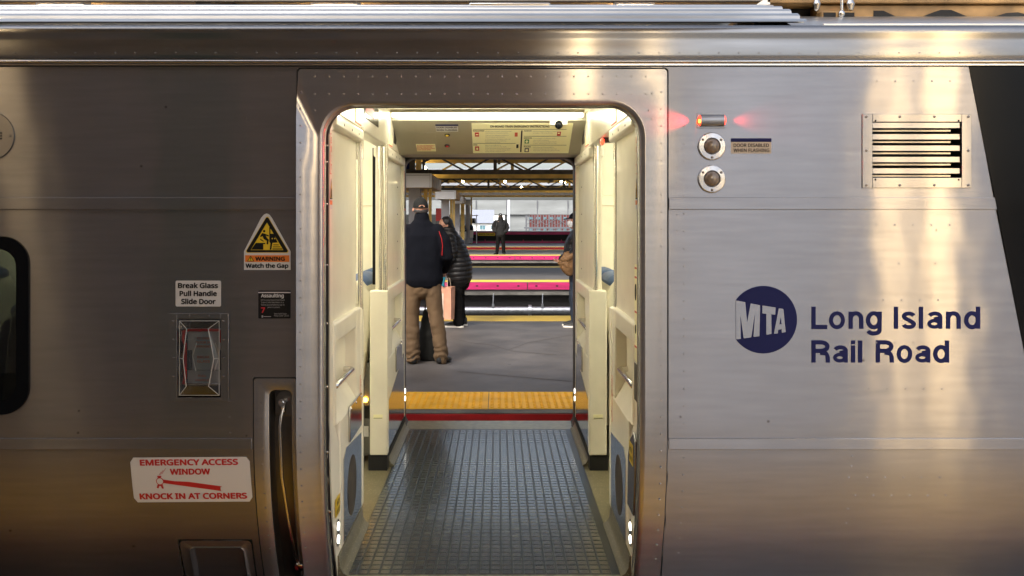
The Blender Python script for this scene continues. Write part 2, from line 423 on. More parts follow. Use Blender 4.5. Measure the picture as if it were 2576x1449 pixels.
# cornice above the wall: fascia, rivets, gutter
prof = [(.003, 2.292), (-.001, 2.300), (-.002, 2.312), (-.0005, 2.352), (.001, 2.372), (.001, 2.384), (-.003, 2.400), (-.004, 2.418), (.006, 2.434), (.028, 2.441), (.05, 2.447), (.085, 2.452), (.1, 2.455)]
xs = [CARL, -3, -1, 0, 1, 3, CARR]
mb = MB(); mb.loft([[(x, y, z) for y, z in prof] for x in xs], cap=False, close=False)
px = 40
while px < 2570: mb.rivet((X(px), -.001, Z(133)), .0042, ax=(0, -1, .1)); px += 49.5 + (px % 7) * .3
mb.build('cornice', 'cornice_steel', train, ang=60)
gp = [(.0 - .012 * math.cos(R(a)), 2.2815 + .0085 * math.sin(R(a))) for a in range(-90, 91, 18)]
mb = MB(); mb.loft([[(CARL, y, z) for y, z in gp], [(CARR, y, z) for y, z in gp]], cap=False, close=False)
mb.box(CARL, CARR, -.003, .004, 2.266, 2.273); mb.build('gutter', 'steel_smooth', train, ang=60)
mb = MB(); mb.box(CARL, CARR, -.0025, .006, 2.2605, 2.2662); mb.build('gutter_shadow', 'dark_void', train)  # dark strip painted in for the shadow below the gutter
# roof: ribbed part and plain part
def roofz(y):
    t = min(max((y - .1) / 1.5, 0), 1); return 2.455 + .30 * (1 - (1 - t) ** 2.6)
RX = X(1965, .45)
pts = []; y = .1
ribs = [.12, .22, .33, .45, .58, .72, .9, 1.1, 1.3]
yy = .1
while yy < 1.6:
    k = 0
    for rb in ribs:
        dd = abs(yy - rb)
        if dd < .03: k = max(k, .024 * min(1, (.03 - dd) / .012))
    pts.append((yy, roofz(yy) + k)); yy += .01
mb = MB()
mb.loft([[(x, y, z) for y, z in pts] for x in (CARL, -2, 0, RX)], cap=False, close=False)
# rib ends
mb.build('ribbed_roof', 'roof_steel', train, ang=25)
plain = [(yy, roofz(yy) - .035 * min(1, max(0, (yy - .12) / .1))) for yy in [.1 + .05 * i for i in range(31)]]
mb = MB(); mb.loft([[(x, y, z) for y, z in plain] for x in (RX - .02, CARR)], cap=False, close=False)
full = [(3.2 - y, z) for y, z in plain]
mb.loft([[(x, y, z) for y, z in full] for x in (CARL, CARR)], cap=False, close=False)
mb.build('roof', 'roof_steel', train, ang=40)
mb = MB(); mb.box(X(1180, .55) * 1.0, X(1385, .55), .56, .80, 2.64, 2.675); mb.build('roof_hatch', 'roof_steel', train, bevel=.006)
# roof equipment on the right: curb, gold housing with openings, clamps
eq = MB(); eq.box(X(2062, .3), CARR, .26, .34, 2.47, 2.505); eq.build('roof_curb', 'roof_steel', train, bevel=.004)
y0 = .62
def eqx(px): return X(px, y0)
def eqz(py): return Z(py, y0)
eq = MB(); eq.box(eqx(2057), CARR, y0, y0 + .45, eqz(56), eqz(13.5)); hs_ = eq.build('roof_housing', 'rust_girder', train, bevel=.003)
eq = MB(); eq.box(eqx(1926), CARR, y0 - .02, y0 + .5, eqz(10), eqz(-8)); eq.build('roof_rail', 'rust_girder', train, bevel=.004)
eq = MB(); eq.prism([(eqx(1862), eqz(40)), (eqx(1926), eqz(-4)), (eqx(1934), eqz(-4)), (eqx(1934), eqz(40))], wallfn, y0 - .02, y0 + .1); eq.build('roof_fairing', 'roof_steel', train)
eq = MB(); eq.box(eqx(1926), eqx(2060), y0 + .10, y0 + .2, eqz(60), eqz(10)); eq.build('roof_recess', 'dark_void', train)
for pts in ([(2197, 45), (2197, 27), (2222, 27), (2261, 45)], [(2312, 45), (2350, 30), (2366, 25), (2392, 25), (2410, 32), (2440, 45)], [(2491, 45), (2530, 33), (2560, 31), (2620, 45)]):
    eq = MB(); eq.prism([(eqx(a), eqz(b)) for a, b in pts], wallfn, y0 - .002, y0 + .003); eq.build('opening_shade', 'dark_void', hs_, smooth=False)  # dark sheets stand in for the shade inside the openings
eq = MB(); eq.box(eqx(2057), eqx(2142), y0 - .05, y0 - .003, eqz(60), eqz(34)); bxr = eq.build('latch_box', 'rust_girder', train, bevel=.003)
for a, b in ((2062, 2092), (2112, 2138)): eq = MB(); eq.box(eqx(a), eqx(b), y0 - .053, y0 - .049, eqz(58), eqz(38)); eq.build('latch_shade', 'dark_void', bxr, smooth=False)  # latch box is solid; dark plates paint its shaded inside
for px, r_ in ((2049, .020), (2133, .022)):
    eq = MB(); x = eqx(px); eq.limb([(x, y0 - .03, eqz(26)), (x, y0 - .035, eqz(14)), (x, y0 - .03, eqz(4))], [(r_ * .7, .012), (r_, .014), (r_ * .6, .01)], 12); eq.build('roof_clamp', 'steel_smooth', train)
eq = MB(); x = eqx(2105); eq.cyl((x, y0 - .06, eqz(58)), (x, y0 - .06, eqz(2)), .007); eq.ball((x, y0 - .06, eqz(42)), .017, .014, .018); eq.build('roof_bolt', 'steel_smooth', train)
# far side, ends, underframe
mb = MB()
cells(mb, [CARL, CARR, X(1005, 3.), X(1455, 3.)], [ZB, 2.12, 2.46], [(X(1005, 3.), X(1455, 3.), -9, 2.12)], side=lambda x, z: (x, 3.2, z))
for x in (CARL, CARR): mb.add([(x, .1, ZB), (x, 3.2, ZB), (x, 3.2, 2.46), (x, 1.6, 2.75), (x, .1, 2.46)], [(0, 1, 2, 3, 4)])
mb.build('far_side_shell', 'steel', train, smooth=False)
mb = MB(); mb.box(CARL, CARR, .42, 2.9, -.55, -.03); mb.build('underframe', 'dark_void', train)

# ---------------------------------------------------------------- door frame and seal
def upath(xl, xr, zt, zb, r, ns=14, nc=9, nt=12):
    p = [(xl, zb + (zt - r - zb) * i / ns) for i in range(ns)]
    for i in range(nc): a = R(180 - 90 * i / (nc - 1)); p.append((xl + r + r * math.cos(a), zt - r + r * math.sin(a)))
    p += [(xl + r + (xr - xl - 2 * r) * i / nt, zt) for i in range(1, nt)]
    for i in range(nc): a = R(90 - 90 * i / (nc - 1)); p.append((xr - r + r * math.cos(a), zt - r + r * math.sin(a)))
    p += [(xr, zt - r - (zt - r - zb) * i / ns) for i in range(1, ns + 1)]
    return p
IX0, IX1, IZT = X(802), X(1622), Z(252)
def fring(d, y, r): return [(x, bodyY(z) + y, z) for x, z in upath(IX0 + d, IX1 - d, IZT - d, ZB, r)]
op = upath(DX0 + .004, DX1 - .004, DZT - .004, ZB, .016)
xmid = (DX0 + DX1) / 2
def fy(x, z):      # the left leg is turned a few degrees towards the doorway
    return bodyY(z) - .005 - (.036 * min(1, max(0, (IX0 - x) / (IX0 - DX0))) * min(1, max(0, (DZT - z - .02) / .14)) if x < IX0 else 0)
outer0 = [(x, bodyY(z) + .02, z) for x, z in op]
outer1 = [(x, fy(x, z), z) for x, z in op]
ri = .155
rings = [outer0, outer1, fring(-.004, -.005, ri + .004), fring(.004, -.0045, ri - .004), fring(.014, -.001, ri - .014), fring(.022, .008, ri - .022), fring(.026, .02, ri - .026), fring(.027, .035, ri - .027)]
mb = MB(); mb.loft(rings, cap=False, close=False)
for i in range(24):
    for py in (193, 237): mb.rivet((X(792 + i * 36.2 * 1.0), -.005, Z(py)), .0046)
for py in range(232, 1440, 43):
    mb.rivet((X(760), fy(X(760), Z(py)), Z(py)), .004); mb.rivet((X(1663), fy(X(1663), Z(py)), Z(py)), .0046)
for px, py in ((792, 278), (1632, 278), (1640, 236), (1640, 300)): mb.rivet((X(px), -.006, Z(py)), .0046)
mb.build('door_frame', 'frame_steel', train, ang=40)
mb = MB()                                   # dark joint round the frame
for off in (0,):
    a = [(x, bodyY(z) + .001, z) for x, z in upath(DX0 - .003, DX1 + .003, DZT + .003, ZB, .018)]
    b = [(x, bodyY(z) + .001, z) for x, z in op]
    c = [(x, bodyY(z) - .0015, z) for x, z in upath(DX0 - .003, DX1 + .003, DZT + .003, ZB, .018)]
    mb.loft([c, b], cap=False, close=False)
mb.build('frame_joint', 'dark_void', train)
OX0, OX1, OZT = -.722, .602, 2.093          # clear doorway
def gring(d, y, r): return [(x, bodyY(z) + y, z) for x, z in upath(OX0 + d, OX1 - d, OZT - d, -.02, r)]
mb = MB(); mb.loft([fring(.027, .035, ri - .027), gring(-.010, .036, .125), gring(0, .032, .115), gring(.003, .045, .112), gring(-.0, .062, .115)], cap=False, close=False)
seal = mb.build('door_seal', 'rubber', train, ang=50)
for z in (.35, .62, .9, 1.17, 1.42, 1.68, 1.86, 1.93):
    for x in (OX0 - .006, OX1 + .006): mb = MB(); mb.rivet((x, bodyY(z) + .033, z), .006, .004); mb.build('seal_screw', 'chrome', seal)
# ---------------------------------------------------------------- grab handle pocket
hf = MB()
def hy(z): return bodyY(z)
ox = upath(HX0 + .005, HX1 - .003, HZ1 - .005, ZB, .012); ax0, ax1, az = X(673), X(737), Z(978)
def hring(d, y, r): return [(x, hy(z) + y, z) for x, z in upath(ax0 + d, ax1 - d, az - d, ZB, r)]
hf.loft([[(x, hy(z) + .012, z) for x, z in ox], [(x, hy(z) - .002, z) for x, z in ox], hring(0, -.002, .03), hring(.006, .003, .025)], cap=False, close=False)
hl = MB(); hl.loft([hring(.006, .003, .025), hring(.010, .02, .022), hring(.012, .07, .02)], cap=False, close=False)
zz = [ZB + (az - .012 - ZB) * i / 12 for i in range(13)]
hl.loft([[(ax0 + .01, hy(z) + .07, z) for z in zz], [(ax1 - .01, hy(z) + .07, z) for z in zz]], cap=False, close=False)
for i in range(12): hf.rivet((X(656 - i * -.6), hy(Z(975 + i * 39)) - .002, Z(975 + i * 39)), .0042)
for px in (690, 715): hf.rivet((X(px), -.002, Z(962)), .0042)
hp = hf.build('handle_pocket', 'frame_steel', train, ang=40); hl.build('pocket_lining', 'shaded_pocket_steel', hp, ang=40)
mb = MB(); mb.loft([[(x, hy(z) + .001, z) for x, z in ox], [(x, hy(z) + .001, z) for x, z in upath(HX0 - .001, HX1 + .003, HZ1 + .001, ZB, .012)]], cap=False, close=False)
mb.build('pocket_joint', 'dark_void', hp)
def handle_pt(py, px, out): z = Z(py); return (X(px), hy(z) + out, z)
mb = MB()
mb.tube([handle_pt(1022, 712, .012), handle_pt(1048, 708, -.004), handle_pt(1075, 705, -.008), handle_pt(1200, 708, -.01), handle_pt(1330, 719, -.01), handle_pt(1420, 726, -.006), handle_pt(1448, 728, .01)], .0072, 12)
hd = mb.build('grab_handle', 'steel_smooth', train)
for py, px in ((1013, 709), (1462, 729)):
    mb = MB(); c = handle_pt(py, px, .02)
    mb.cyl((c[0], c[1] + .05, c[2]), (c[0], c[1] - .018, c[2]), .019, .016, 20); mb.cyl((c[0], c[1] - .018, c[2]), (c[0], c[1] - .026, c[2]), .009, .008, 6)
    if py > 1400: mb.ball((c[0] + .012, c[1], c[2] + .006), .03, .03, .03)
    else: mb.tube([(c[0], c[1] - .004, c[2]), handle_pt(1035, 711, .010)], .011)
    mb.build('handle_mount', 'chrome', hd)
mb = MB(); zb1 = Z(1052); mb.prism([(X(686), zb1), (X(735), zb1)] + [(X(710.5) + .041 * math.cos(R(a)), Z(1010) + .045 * math.sin(R(a))) for a in range(0, 181, 20)], wallfn, hy(zb1) + .03, hy(zb1) + .069)
mb.build('mount_plate', 'shaded_pocket_steel', hp, bevel=.006)
# ---------------------------------------------------------------- emergency door handle behind a clear cover
mb = MB(); f0, f1, g0, g1 = X(427), X(574), Z(1010), Z(788)
mb.box(f0, EX0, -.004, .004, g0, g1); mb.box(EX1, f1, -.004, .004, g0, g1); mb.box(EX0, EX1, -.004, .004, EZ1, g1); mb.box(EX0, EX1, -.004, .004, g0, EZ0)
mb.box(f1 - .002, f1 + .004, -.007, -.004, g0, g1)
for px, py in ((477, 794), (526, 794), (437, 808), (563, 808), (437, 854), (563, 854), (437, 900), (563, 900), (437, 946), (563, 946), (479, 1001), (527, 1001)): mb.rivet((X(px), -.004, Z(py)), .005, .004)
eb = mb.build('emergency_handle_box', 'steel', train, bevel=.001)
mb = MB()
mb.box(EX0 - .01, EX1 + .01, .075, .08, EZ0 - .01, EZ1 + .01); mb.box(EX0 - .01, EX0, .004, .075, EZ0, EZ1); mb.box(EX1, EX1 + .01, .004, .075, EZ0, EZ1); mb.box(EX0, EX1, .004, .075, EZ1, EZ1 + .01); mb.box(EX0, EX1, .004, .075, EZ0 - .01, EZ0)
mb.build('recess', 'plate_steel', eb)
mb = MB(); mb.box(X(462), X(549), .045, .052, Z(885), Z(830)); mb.box(X(462), X(549), .045, .052, Z(970), Z(937)); mb.box(X(470), X(540), .06, .066, Z(937), Z(885)); mb.build('instruction_plate', 'grey_ink', eb)
mb = MB(); hz = .035
mb.tube([(X(455), hz, Z(968)), (X(459), hz, Z(950)), (X(459), hz, Z(870)), (X(453), hz, Z(856)), (X(455), hz, Z(836)), (X(463), hz, Z(833)), (X(545), hz, Z(833)), (X(549), hz, Z(838)), (X(549), hz, Z(862))], .006, 8)
mb.build('red_handle', 'red_paint', eb)
mb = MB(); mb.cyl((X(455), .04, Z(972)), (X(551), .04, Z(972)), .006); mb.build('pivot_bar', 'steel_smooth', eb)
mb = MB()
def efn(a, b, t): return (a, .0435, b)
for s_, py, w_ in (('TO OPEN', 858, 17), ('DOOR IN', 868, 19), ('EMERGENCY', 878, 22)): text(mb, s_, efn, X(503 - w_), X(503 + w_), Z(py), .0095, .01)
for s_, py, w_ in (('PULL', 953, 10), ('HANDLE', 964, 17)): text(mb, s_, efn, X(500 - w_), X(500 + w_), Z(py), .0095, .01)
def efn2(a, b, t): return (a, .0585, b)
for s_, py, w_ in (('BREAK', 907, 16), ('GLASS', 918, 16)): text(mb, s_, efn2, X(500 - w_), X(500 + w_), Z(py), .0105, .01)
sheet('lettering', 'label_red', eb, mb)
mb = MB()                                  # clear domed cover with its bright bent edges
cx0, cx1, cz0, cz1 = X(452), X(552), Z(994), Z(807)
in_ = [(X(472), Z(970)), (X(528), Z(970)), (X(541), Z(901)), (X(527), Z(826)), (X(473), Z(826)), (X(464), Z(901))]
ot = [(cx0, cz0), (cx1, cz0), (cx1, Z(901)), (cx1, cz1), (cx0, cz1), (cx0, Z(901))]
mb.loft([[(a, -.002, b) for a, b in ot], [(a, -.016, b) for a, b in in_]], cap=False); mb.add([(a, -.016, b) for a, b in in_], [tuple(range(6))])
cv = mb.build('clear_cover', 'clear_plastic', eb, smooth=False)
so_ = cv.modifiers.new('solid', 'SOLIDIFY'); so_.thickness = .002
mb = MB()
for i in range(6):
    a = in_[i]; b = in_[(i + 1) % 6]
    if i in (1, 2, 4, 5): mb.tube([(a[0], -.0165, a[1]), (b[0], -.0165, b[1])], .0016, 6)
    mb.tube([(a[0], -.0165, a[1]), (ot[i][0], -.003, ot[i][1])], .0011, 6)
    b = ot[(i + 1) % 6]; mb.tube([(ot[i][0], -.003, ot[i][1]), (b[0], -.003, b[1])], .0012, 6)
for xa, xb in ((486, 478), (534, 546)): mb.tube([(X(xa), .03, Z(935)), (X(xb), .03, Z(898)), (X(xa + 2), .03, Z(866))], .0022, 6)
mb.build('cover_edge', 'plastic_edge', cv)
# ---------------------------------------------------------------- hatch
kf = MB(); kp = upath(KX0 + .006, KX1 - .006, KZ1 - .006, ZB, .02)
ka, kb, kz = X(452), X(598), Z(1398)
def kring(d, y, r): return [(x, bodyY(z) + y, z) for x, z in upath(ka + d, kb - d, kz - d, ZB, r)]
kf.loft([[(x, bodyY(z) + .012, z) for x, z in kp], [(x, bodyY(z) - .001, z) for x, z in kp], kring(0, -.001, .022), kring(.006, -.006, .018), kring(.012, .004, .014), kring(.018, .02, .01)], cap=False, close=False)
zz = [ZB + (kz - .016 - ZB) * i / 6 for i in range(7)]
kf.loft([[(ka + .016, bodyY(z) + .02, z) for z in zz], [(kb - .016, bodyY(z) + .02, z) for z in zz]], cap=False, close=False)
kh = kf.build('access_hatch', 'steel', train, ang=40)
mb = MB(); mb.loft([[(x, bodyY(z) + .012, z) for x, z in kp], [(x, bodyY(z) + .012, z) for x, z in upath(KX0 - .002, KX1 + .002, KZ1 + .002, ZB, .02)]], cap=False, close=False); mb.build('hatch_joint', 'dark_void', kh)
# ---------------------------------------------------------------- window, speaker
mb = MB(); wo_ = rrect(WX0 - .004, WX1 + .004, WZ0 - .004, WZ1 + .004, .115, 9); wi_ = rrect(WX0 + .05, WX1 - .05, WZ0 + .05, WZ1 - .05, .075, 9)
mb.loft([[(a, .002, b) for a, b in wo_], [(a, -.007, b) for a, b in wo_], [(a, -.006, b) for a, b in wi_], [(a, .012, b) for a, b in wi_]], cap=False)
n_ = len(wo_); rectp = []
for a, b in wo_:      # fill between the rounded seal and the square hole
    rectp.append((min(max(a, WX0 - .01), WX1 + .01), b))
wf = mb.build('window_frame', 'black_gloss', train, ang=40)
mb = MB(); mb.prism(rrect(WX0 + .049, WX1 - .049, WZ0 + .049, WZ1 - .049, .075, 9), wallfn, .008, .012); mb.build('pane', 'tint_glass', wf)
# corner pieces of the shell where the hole is square and the seal round
for cxx, czz, sx, sz in ((WX1, WZ1, -1, -1), (WX1, WZ0, -1, 1), (WX0, WZ1, 1, -1), (WX0, WZ0, 1, 1)):
    rr = .112; poly = [(cxx, czz)] + [(cxx + sx * (rr - rr * math.sin(R(a))), czz + sz * (rr - rr * math.cos(R(a)))) for a in range(0, 91, 10)]
    mb = MB(); mb.add([(a, 0, b) for a, b in poly], [tuple(range(len(poly)))]); mb.build('corner_plate', 'steel', wf, smooth=False)
mb = MB(); c = (X(-23), Z(342)); r = .102
mb.cyl((c[0], 0, c[1]), (c[0], -.006, c[1]), r, r - .002, 40)
for px, py in ((27, 342),): mb.rivet((X(px), -.006, Z(py)), .006, .003)
spk = mb.build('speaker_cover', 'plate_steel', train)
mb = MB()
for i in range(-4, 5):
    for j in range(-4, 5):
        if i * i + j * j < 18: mb.cyl((c[0] + i * .0117, -.0058, c[1] + j * .0117), (c[0] + i * .0117, -.0072, c[1] + j * .0117), .0042, n=8)
mb.build('speaker_holes', 'dark_void', spk)
# ---------------------------------------------------------------- louvre vent
mb = MB(); a0, a1, b0, b1 = X(2168), X(2443), Z(473), Z(287)
y_ = -.005
mb.box(a0, VX0, y_, .002, b0, b1); mb.box(VX1, a1, y_, .002, b0, b1); mb.box(VX0, VX1, y_, .002, VZ1, b1); mb.box(VX0, VX1, y_, .002, b0, VZ0)
vt = mb.build('vent_plate', 'plate_steel', train, bevel=.0016)
for px, py in [(a, b) for a in (2178, 2262, 2349, 2434) for b in (294, 466)] + [(2178, 379), (2434, 379)]:
    mb = MB(); mb.rivet((X(px), y_, Z(py)), .0062, .003); mb.build('vent_rivet', 'screw', vt)
for px in (2201, 2410):
    for py in (304, 452): mb = MB(); mb.cyl((X(px), y_ - .0004, Z(py)), (X(px), y_ + .001, Z(py)), .0042, n=8); mb.build('vent_hole', 'dark_void', vt)
for i in range(5):
    mb = MB(); zt_ = Z(309 + i * 28.6); mb.prism([(-.002, zt_), (-.003, zt_ - .022), (.0, zt_ - .023), (.035, zt_ - .010), (.036, zt_ - .005), (.004, zt_ - .018), (.003, zt_)], lambda a, b, t: (t, a, b), VX0 + .001, VX1 - .008)
    mb.box(VX0 + .001, VX1 - .03, .028, .034, zt_ - .034, zt_ - .027)
    mb.build('vent_slat', 'plate_steel', vt)
mb = MB(); mb.box(VX0 - .02, VX1 + .02, .09, .1, VZ0 - .02, VZ1 + .02)
mb.box(VX0 - .01, VX0, .002, .09, VZ0, VZ1); mb.box(VX1, VX1 + .01, .002, .09, VZ0, VZ1); mb.box(VX0, VX1, .002, .09, VZ1, VZ1 + .01); mb.box(VX0, VX1, .002, .09, VZ0 - .01, VZ0)
mb.build('vent_recess', 'dark_void', vt)
# ---------------------------------------------------------------- red door indicator, two round lamps
il = empty('door_indicator', parent=train)
mb = MB(); i0, i1, j0, j1 = X(1753), X(1824), Z(322), Z(285)
mb.box(i0, i1, -.004, .002, j0, j1); mb.build('indicator_base', 'plate_steel', il, bevel=.001)
mb = MB(); zc_ = (j0 + j1) / 2; rr = .0255; ia, ib = i0 + .012, i1 - .006
def half(x, k=1.): return [(x, -.004 - .020 * k * math.sin(R(a)), zc_ + rr * k * math.cos(R(a))) for a in range(0, 181, 15)]
mb.loft([half(ia), half(ib)], cap=True, close=True); mb.build('indicator_hood', 'plate_steel', il, ang=40)
mb = MB(); mb.ball((ia, -.008, zc_), .010, .015, .022, 16); mb.ball((ib, -.008, zc_), .007, .014, .021, 16); mb.build('red_lens', 'red_lens', il)
mb = MB(); mb.ball((ia - .004, -.018, zc_ - .004), .007, .007, .008, 12); mb.build('lens_core', 'red_lens_core', il)
for sx, xx, en in ((-1, ia - .02, 22.), (1, ib + .014, 6.)):
    ld = bpy.data.lights.new('red_lamp', 'SPOT'); ld.energy = en; ld.color = (1, .02, .03); ld.spot_size = R(60); ld.spot_blend = 1.; ld.shadow_soft_size = .008
    lo = bpy.data.objects.new('red_lamp', ld); COL.objects.link(lo); lo.parent = il; lo.location = (xx, -.022, zc_)
    lo.rotation_euler = Vector((sx, .10, 0)).to_track_quat('-Z', 'Y').to_euler()
for py in (368, 450):
    mb = MB(); cx_, cz_ = X(1790), Z(py); r = .0585
    prof_ = [(r + .001, .003), (r, -.006), (r - .004, -.010), (.036, -.0112), (.034, -.008), (.034, .0)]
    n = 40
    mb.loft([[(cx_ + q * math.cos(2 * math.pi * i / n), yy_, cz_ + q * math.sin(2 * math.pi * i / n)) for i in range(n)] for q, yy_ in prof_], cap=False)
    lb = mb.build('door_lamp', 'brushed_disc', train, ang=30)
    mb = MB(); mb.loft([[(cx_ + .032 * math.cos(R(e)) * math.cos(2 * math.pi * i / 24), -.008 - .018 * math.sin(R(e)), cz_ + .032 * math.cos(R(e)) * math.sin(2 * math.pi * i / 24)) for i in range(24)] for e in (0, 15, 30, 50, 70, 86)], cap=True)
    mb.build('lens', 'dim_lens', lb)
    for a in (35, 145, 270): mb = MB(); mb.rivet((cx_ + .047 * math.cos(R(a)), -.0118, cz_ + .047 * math.sin(R(a))), .006, .003); mb.build('lamp_screw', 'screw', lb)
# ---------------------------------------------------------------- black band
mb = MB(); sl = (X(2576) - X(2435)) / (Z(880) - Z(155)) 
def bandx(z): return X(2435) + sl * (z - Z(157))
zs_ = zlow + [.9, 1.2, Z(527), Z(497), 1.9, 2.1, Z(157)]
vs = []; fs = []
for i, z in enumerate(zs_): 
    o_ = .006 if Z(527) - 1e-4 <= z <= Z(497) + 1e-4 else .0025
    vs += [(bandx(z), bodyY(z) - o_, z), (CARR, bodyY(z) - o_, z)]
for i in range(len(zs_) - 1): fs.append((2 * i, 2 * i + 1, 2 * i + 3, 2 * i + 2))
mb.add(vs, fs); bb = mb.build('black_band', 'black_gloss', train, ang=30)

# ---------------------------------------------------------------- stickers and lettering on the side
def plate(nm, x0, x1, z0, z1, r, m_, y=-.0012, th=.0014, fn=None, parent=train):
    mb = MB(); f = fn or wallfn
    mb.prism(rrect(x0, x1, z0, z1, r), f, y, y + th); return mb.build(nm, m_, parent, smooth=False)
def on(y): return lambda a, b, t: (a, y - abs(t), b)
def T(nm, lines, parent, m_, y=-.0022, fn=None, off=.014):
    mb = MB(); f = fn or on(y)
    for s_, a, b, py, cap in lines: text(mb, s_, f, X(a), X(b), Z(py), cap * S0, off)
    return sheet(nm, m_, parent, mb)
st = plate('break_glass_sticker', X(442), X(556), Z(771), Z(706), .006, 'sign_white'); tag(st, 'white sticker reading Break Glass Pull Handle Slide Door')
T('lettering', [('Break Glass', 448, 549, 725, 13.3), ('Pull Handle', 452, 546, 745, 13.3), ('Slide Door', 456, 543, 765, 13.3)], st, 'black_ink', off=.024)
# watch the gap
st = MB(); tri = [(614, 679), (731, 679), (731, 632), (684, 548), (678, 540), (671, 537), (664, 540), (657, 548), (614, 632)]
st.prism([(X(a), Z(b)) for a, b in tri], wallfn, -.0012, .0002); st = st.build('gap_warning_sticker', 'sign_white', train, smooth=False); tag(st, 'triangular yellow and black watch the gap warning sticker')
def trig(k, dy=0):
    c = (672, 602); pts = [(617, 636), (728, 636), (672, 541)]
    return [(X(c[0] + (a - c[0]) * k), Z(c[1] + (b - c[1]) * k + dy)) for a, b in pts]
def rtri(k, rad=5):
    c = (672.5, 600); P_ = [(616, 636), (729, 636), (672.5, 541)]; P_ = [(c[0] + (a - c[0]) * k, c[1] + (b - c[1]) * k) for a, b in P_]; out = []
    for i in range(3):
        p = Vector(P_[i]); a = Vector(P_[i - 1]); b = Vector(P_[(i + 1) % 3]); u = (a - p).normalized(); v = (b - p).normalized()
        for t in (0, .25, .5, .75, 1): 
            q = p + u * rad * (1 - t) ** 1.4 * 1.2 + v * rad * t ** 1.4 * 1.2; out.append((X(q.x), Z(q.y)))
    return out
for k_, m_, y_ in ((1., 'yellow_ink', -.0020), (.965, 'black_ink', -.0026)):
    mb = MB(); mb.prism(rtri(k_), wallfn, y_, y_ + .0005); mb.build('triangle', m_, st, smooth=False)
mb = MB(); mb.prism([(X(a), Z(b)) for a, b in ((631, 629), (713, 629), (672, 560))], wallfn, -.0032, -.0027); mb.build('triangle', 'yellow_ink', st, smooth=False)
mb = MB(); f = on(-.0036)
for poly in ([(632, 628), (644, 611), (668, 611), (668, 614), (663, 614), (663, 628)], [(678, 572), (681, 566), (681, 588), (690, 588), (699, 610), (686, 611), (683, 628), (679, 628), (681, 612), (678, 608)],
             [(660, 586), (667, 588), (672, 598), (677, 603), (675, 615), (671, 614), (672, 606), (664, 601), (661, 594), (656, 597), (655, 594)], [(667, 588), (677, 592), (676, 595), (668, 592)], [(655, 600), (664, 606), (663, 608), (655, 603)],
             [(688, 615), (701, 615), (702, 617), (688, 617)], [(687, 620), (705, 620), (706, 622), (687, 622)], [(686, 625), (710, 625), (711, 627.5), (686, 627.5)]):
    mb.add([f(X(a), Z(b), 0) for a, b in poly], [tuple(range(len(poly)))])
mb.add([f(X(665) + .0052 * math.cos(R(a)), Z(581.5) + .0052 * math.sin(R(a)), 0) for a in range(0, 360, 30)], [tuple(range(12))])
sheet('pictogram', 'black_ink', st, mb)
mb = MB(); 
for px in (685.5, 692): mb.add([(X(px) + .003 * math.cos(R(a)), -.0040, Z(600) + .003 * math.sin(R(a))) for a in range(0, 360, 30)], [tuple(range(12))])
sheet('pictogram', 'yellow_ink', st, mb)
mb = MB(); mb.box(X(617), X(728), -.0020, -.0014, Z(659), Z(642)); mb.build('orange_bar', 'orange_ink', st, smooth=False)
T('lettering', [('WARNING', 642.5, 717, 656, 10.3), ('Watch the Gap', 618, 726, 674, 11.2)], st, 'black_ink', y=-.0026, off=.026)
mb = MB(); mb.add([(X(a), -.0026, Z(b)) for a, b in ((622, 657.5), (640, 657.5), (631, 643))], [(0, 1, 2)]); sheet('triangle', 'black_ink', st, mb)
mb = MB(); mb.add([(X(a), -.0030, Z(b)) for a, b in ((624.5, 656), (637.5, 656), (631, 646))], [(0, 1, 2)]); sheet('triangle', 'yellow_ink', st, mb)
T('lettering', [('!', 629.8, 632.2, 655, 7)], st, 'black_ink', y=-.0034)
# assaulting
st = plate('assault_notice', X(650), X(731), Z(801), Z(731), .004, 'black_ink'); tag(st, 'small black notice headed Assaulting')
mb = MB(); mb.box(X(650), X(731), -.0018, -.0013, Z(737), Z(734.5)); mb.build('white_line', 'sign_white', st)
T('lettering', [('Assaulting', 657, 714, 748, 9)], st, 'sign_white', off=.016)
T('lettering', [('MTA Long Island Rail Road', 657, 716, 756.5, 4), ('Train Crew Members is a', 657, 714, 762.5, 4), ('felony punishable by up to', 657, 716, 768.5, 4), ('years in prison.', 673, 705, 774.5, 4), ('New York State', 690, 721, 791, 4), ('Penal Code 120.05', 690, 727, 796, 4)], st, 'grey_ink', off=.004)
T('lettering', [('7', 657, 667, 787, 14)], st, 'red_ink', off=.02)
mb = MB(); mb.add([(X(660) + .005 * math.cos(R(a)), -.0022, Z(796) + .005 * math.sin(R(a))) for a in range(-120, 121, 30)], [tuple(range(9))]); mb.box(X(664), X(682), -.0022, -.0018, Z(797), Z(795.5)); sheet('lettering', 'grey_ink', st, mb)
# emergency access window (slightly crooked)
def emf(y):
    ca, sa = math.cos(R(.45)), math.sin(R(.45)); c0 = (X(476), Z(1210))
    def f(a, b, t):
        dx, dz = a - c0[0], b - c0[1]; a2 = c0[0] + dx * ca - dz * sa; b2 = c0[1] + dx * sa + dz * ca
        return (a2 - (Z(1150) - b2) * -.02, bodyY(b2) + y - t, b2)
    return f
mb = MB(); e0, e1 = X(326), X(627)
o2 = rrect(e0, e1, Z(1270), Z(1151), .014, 5)
fs_ = emf(-.0012); gx = [e0 + (e1 - e0) * i / 4 for i in range(5)]
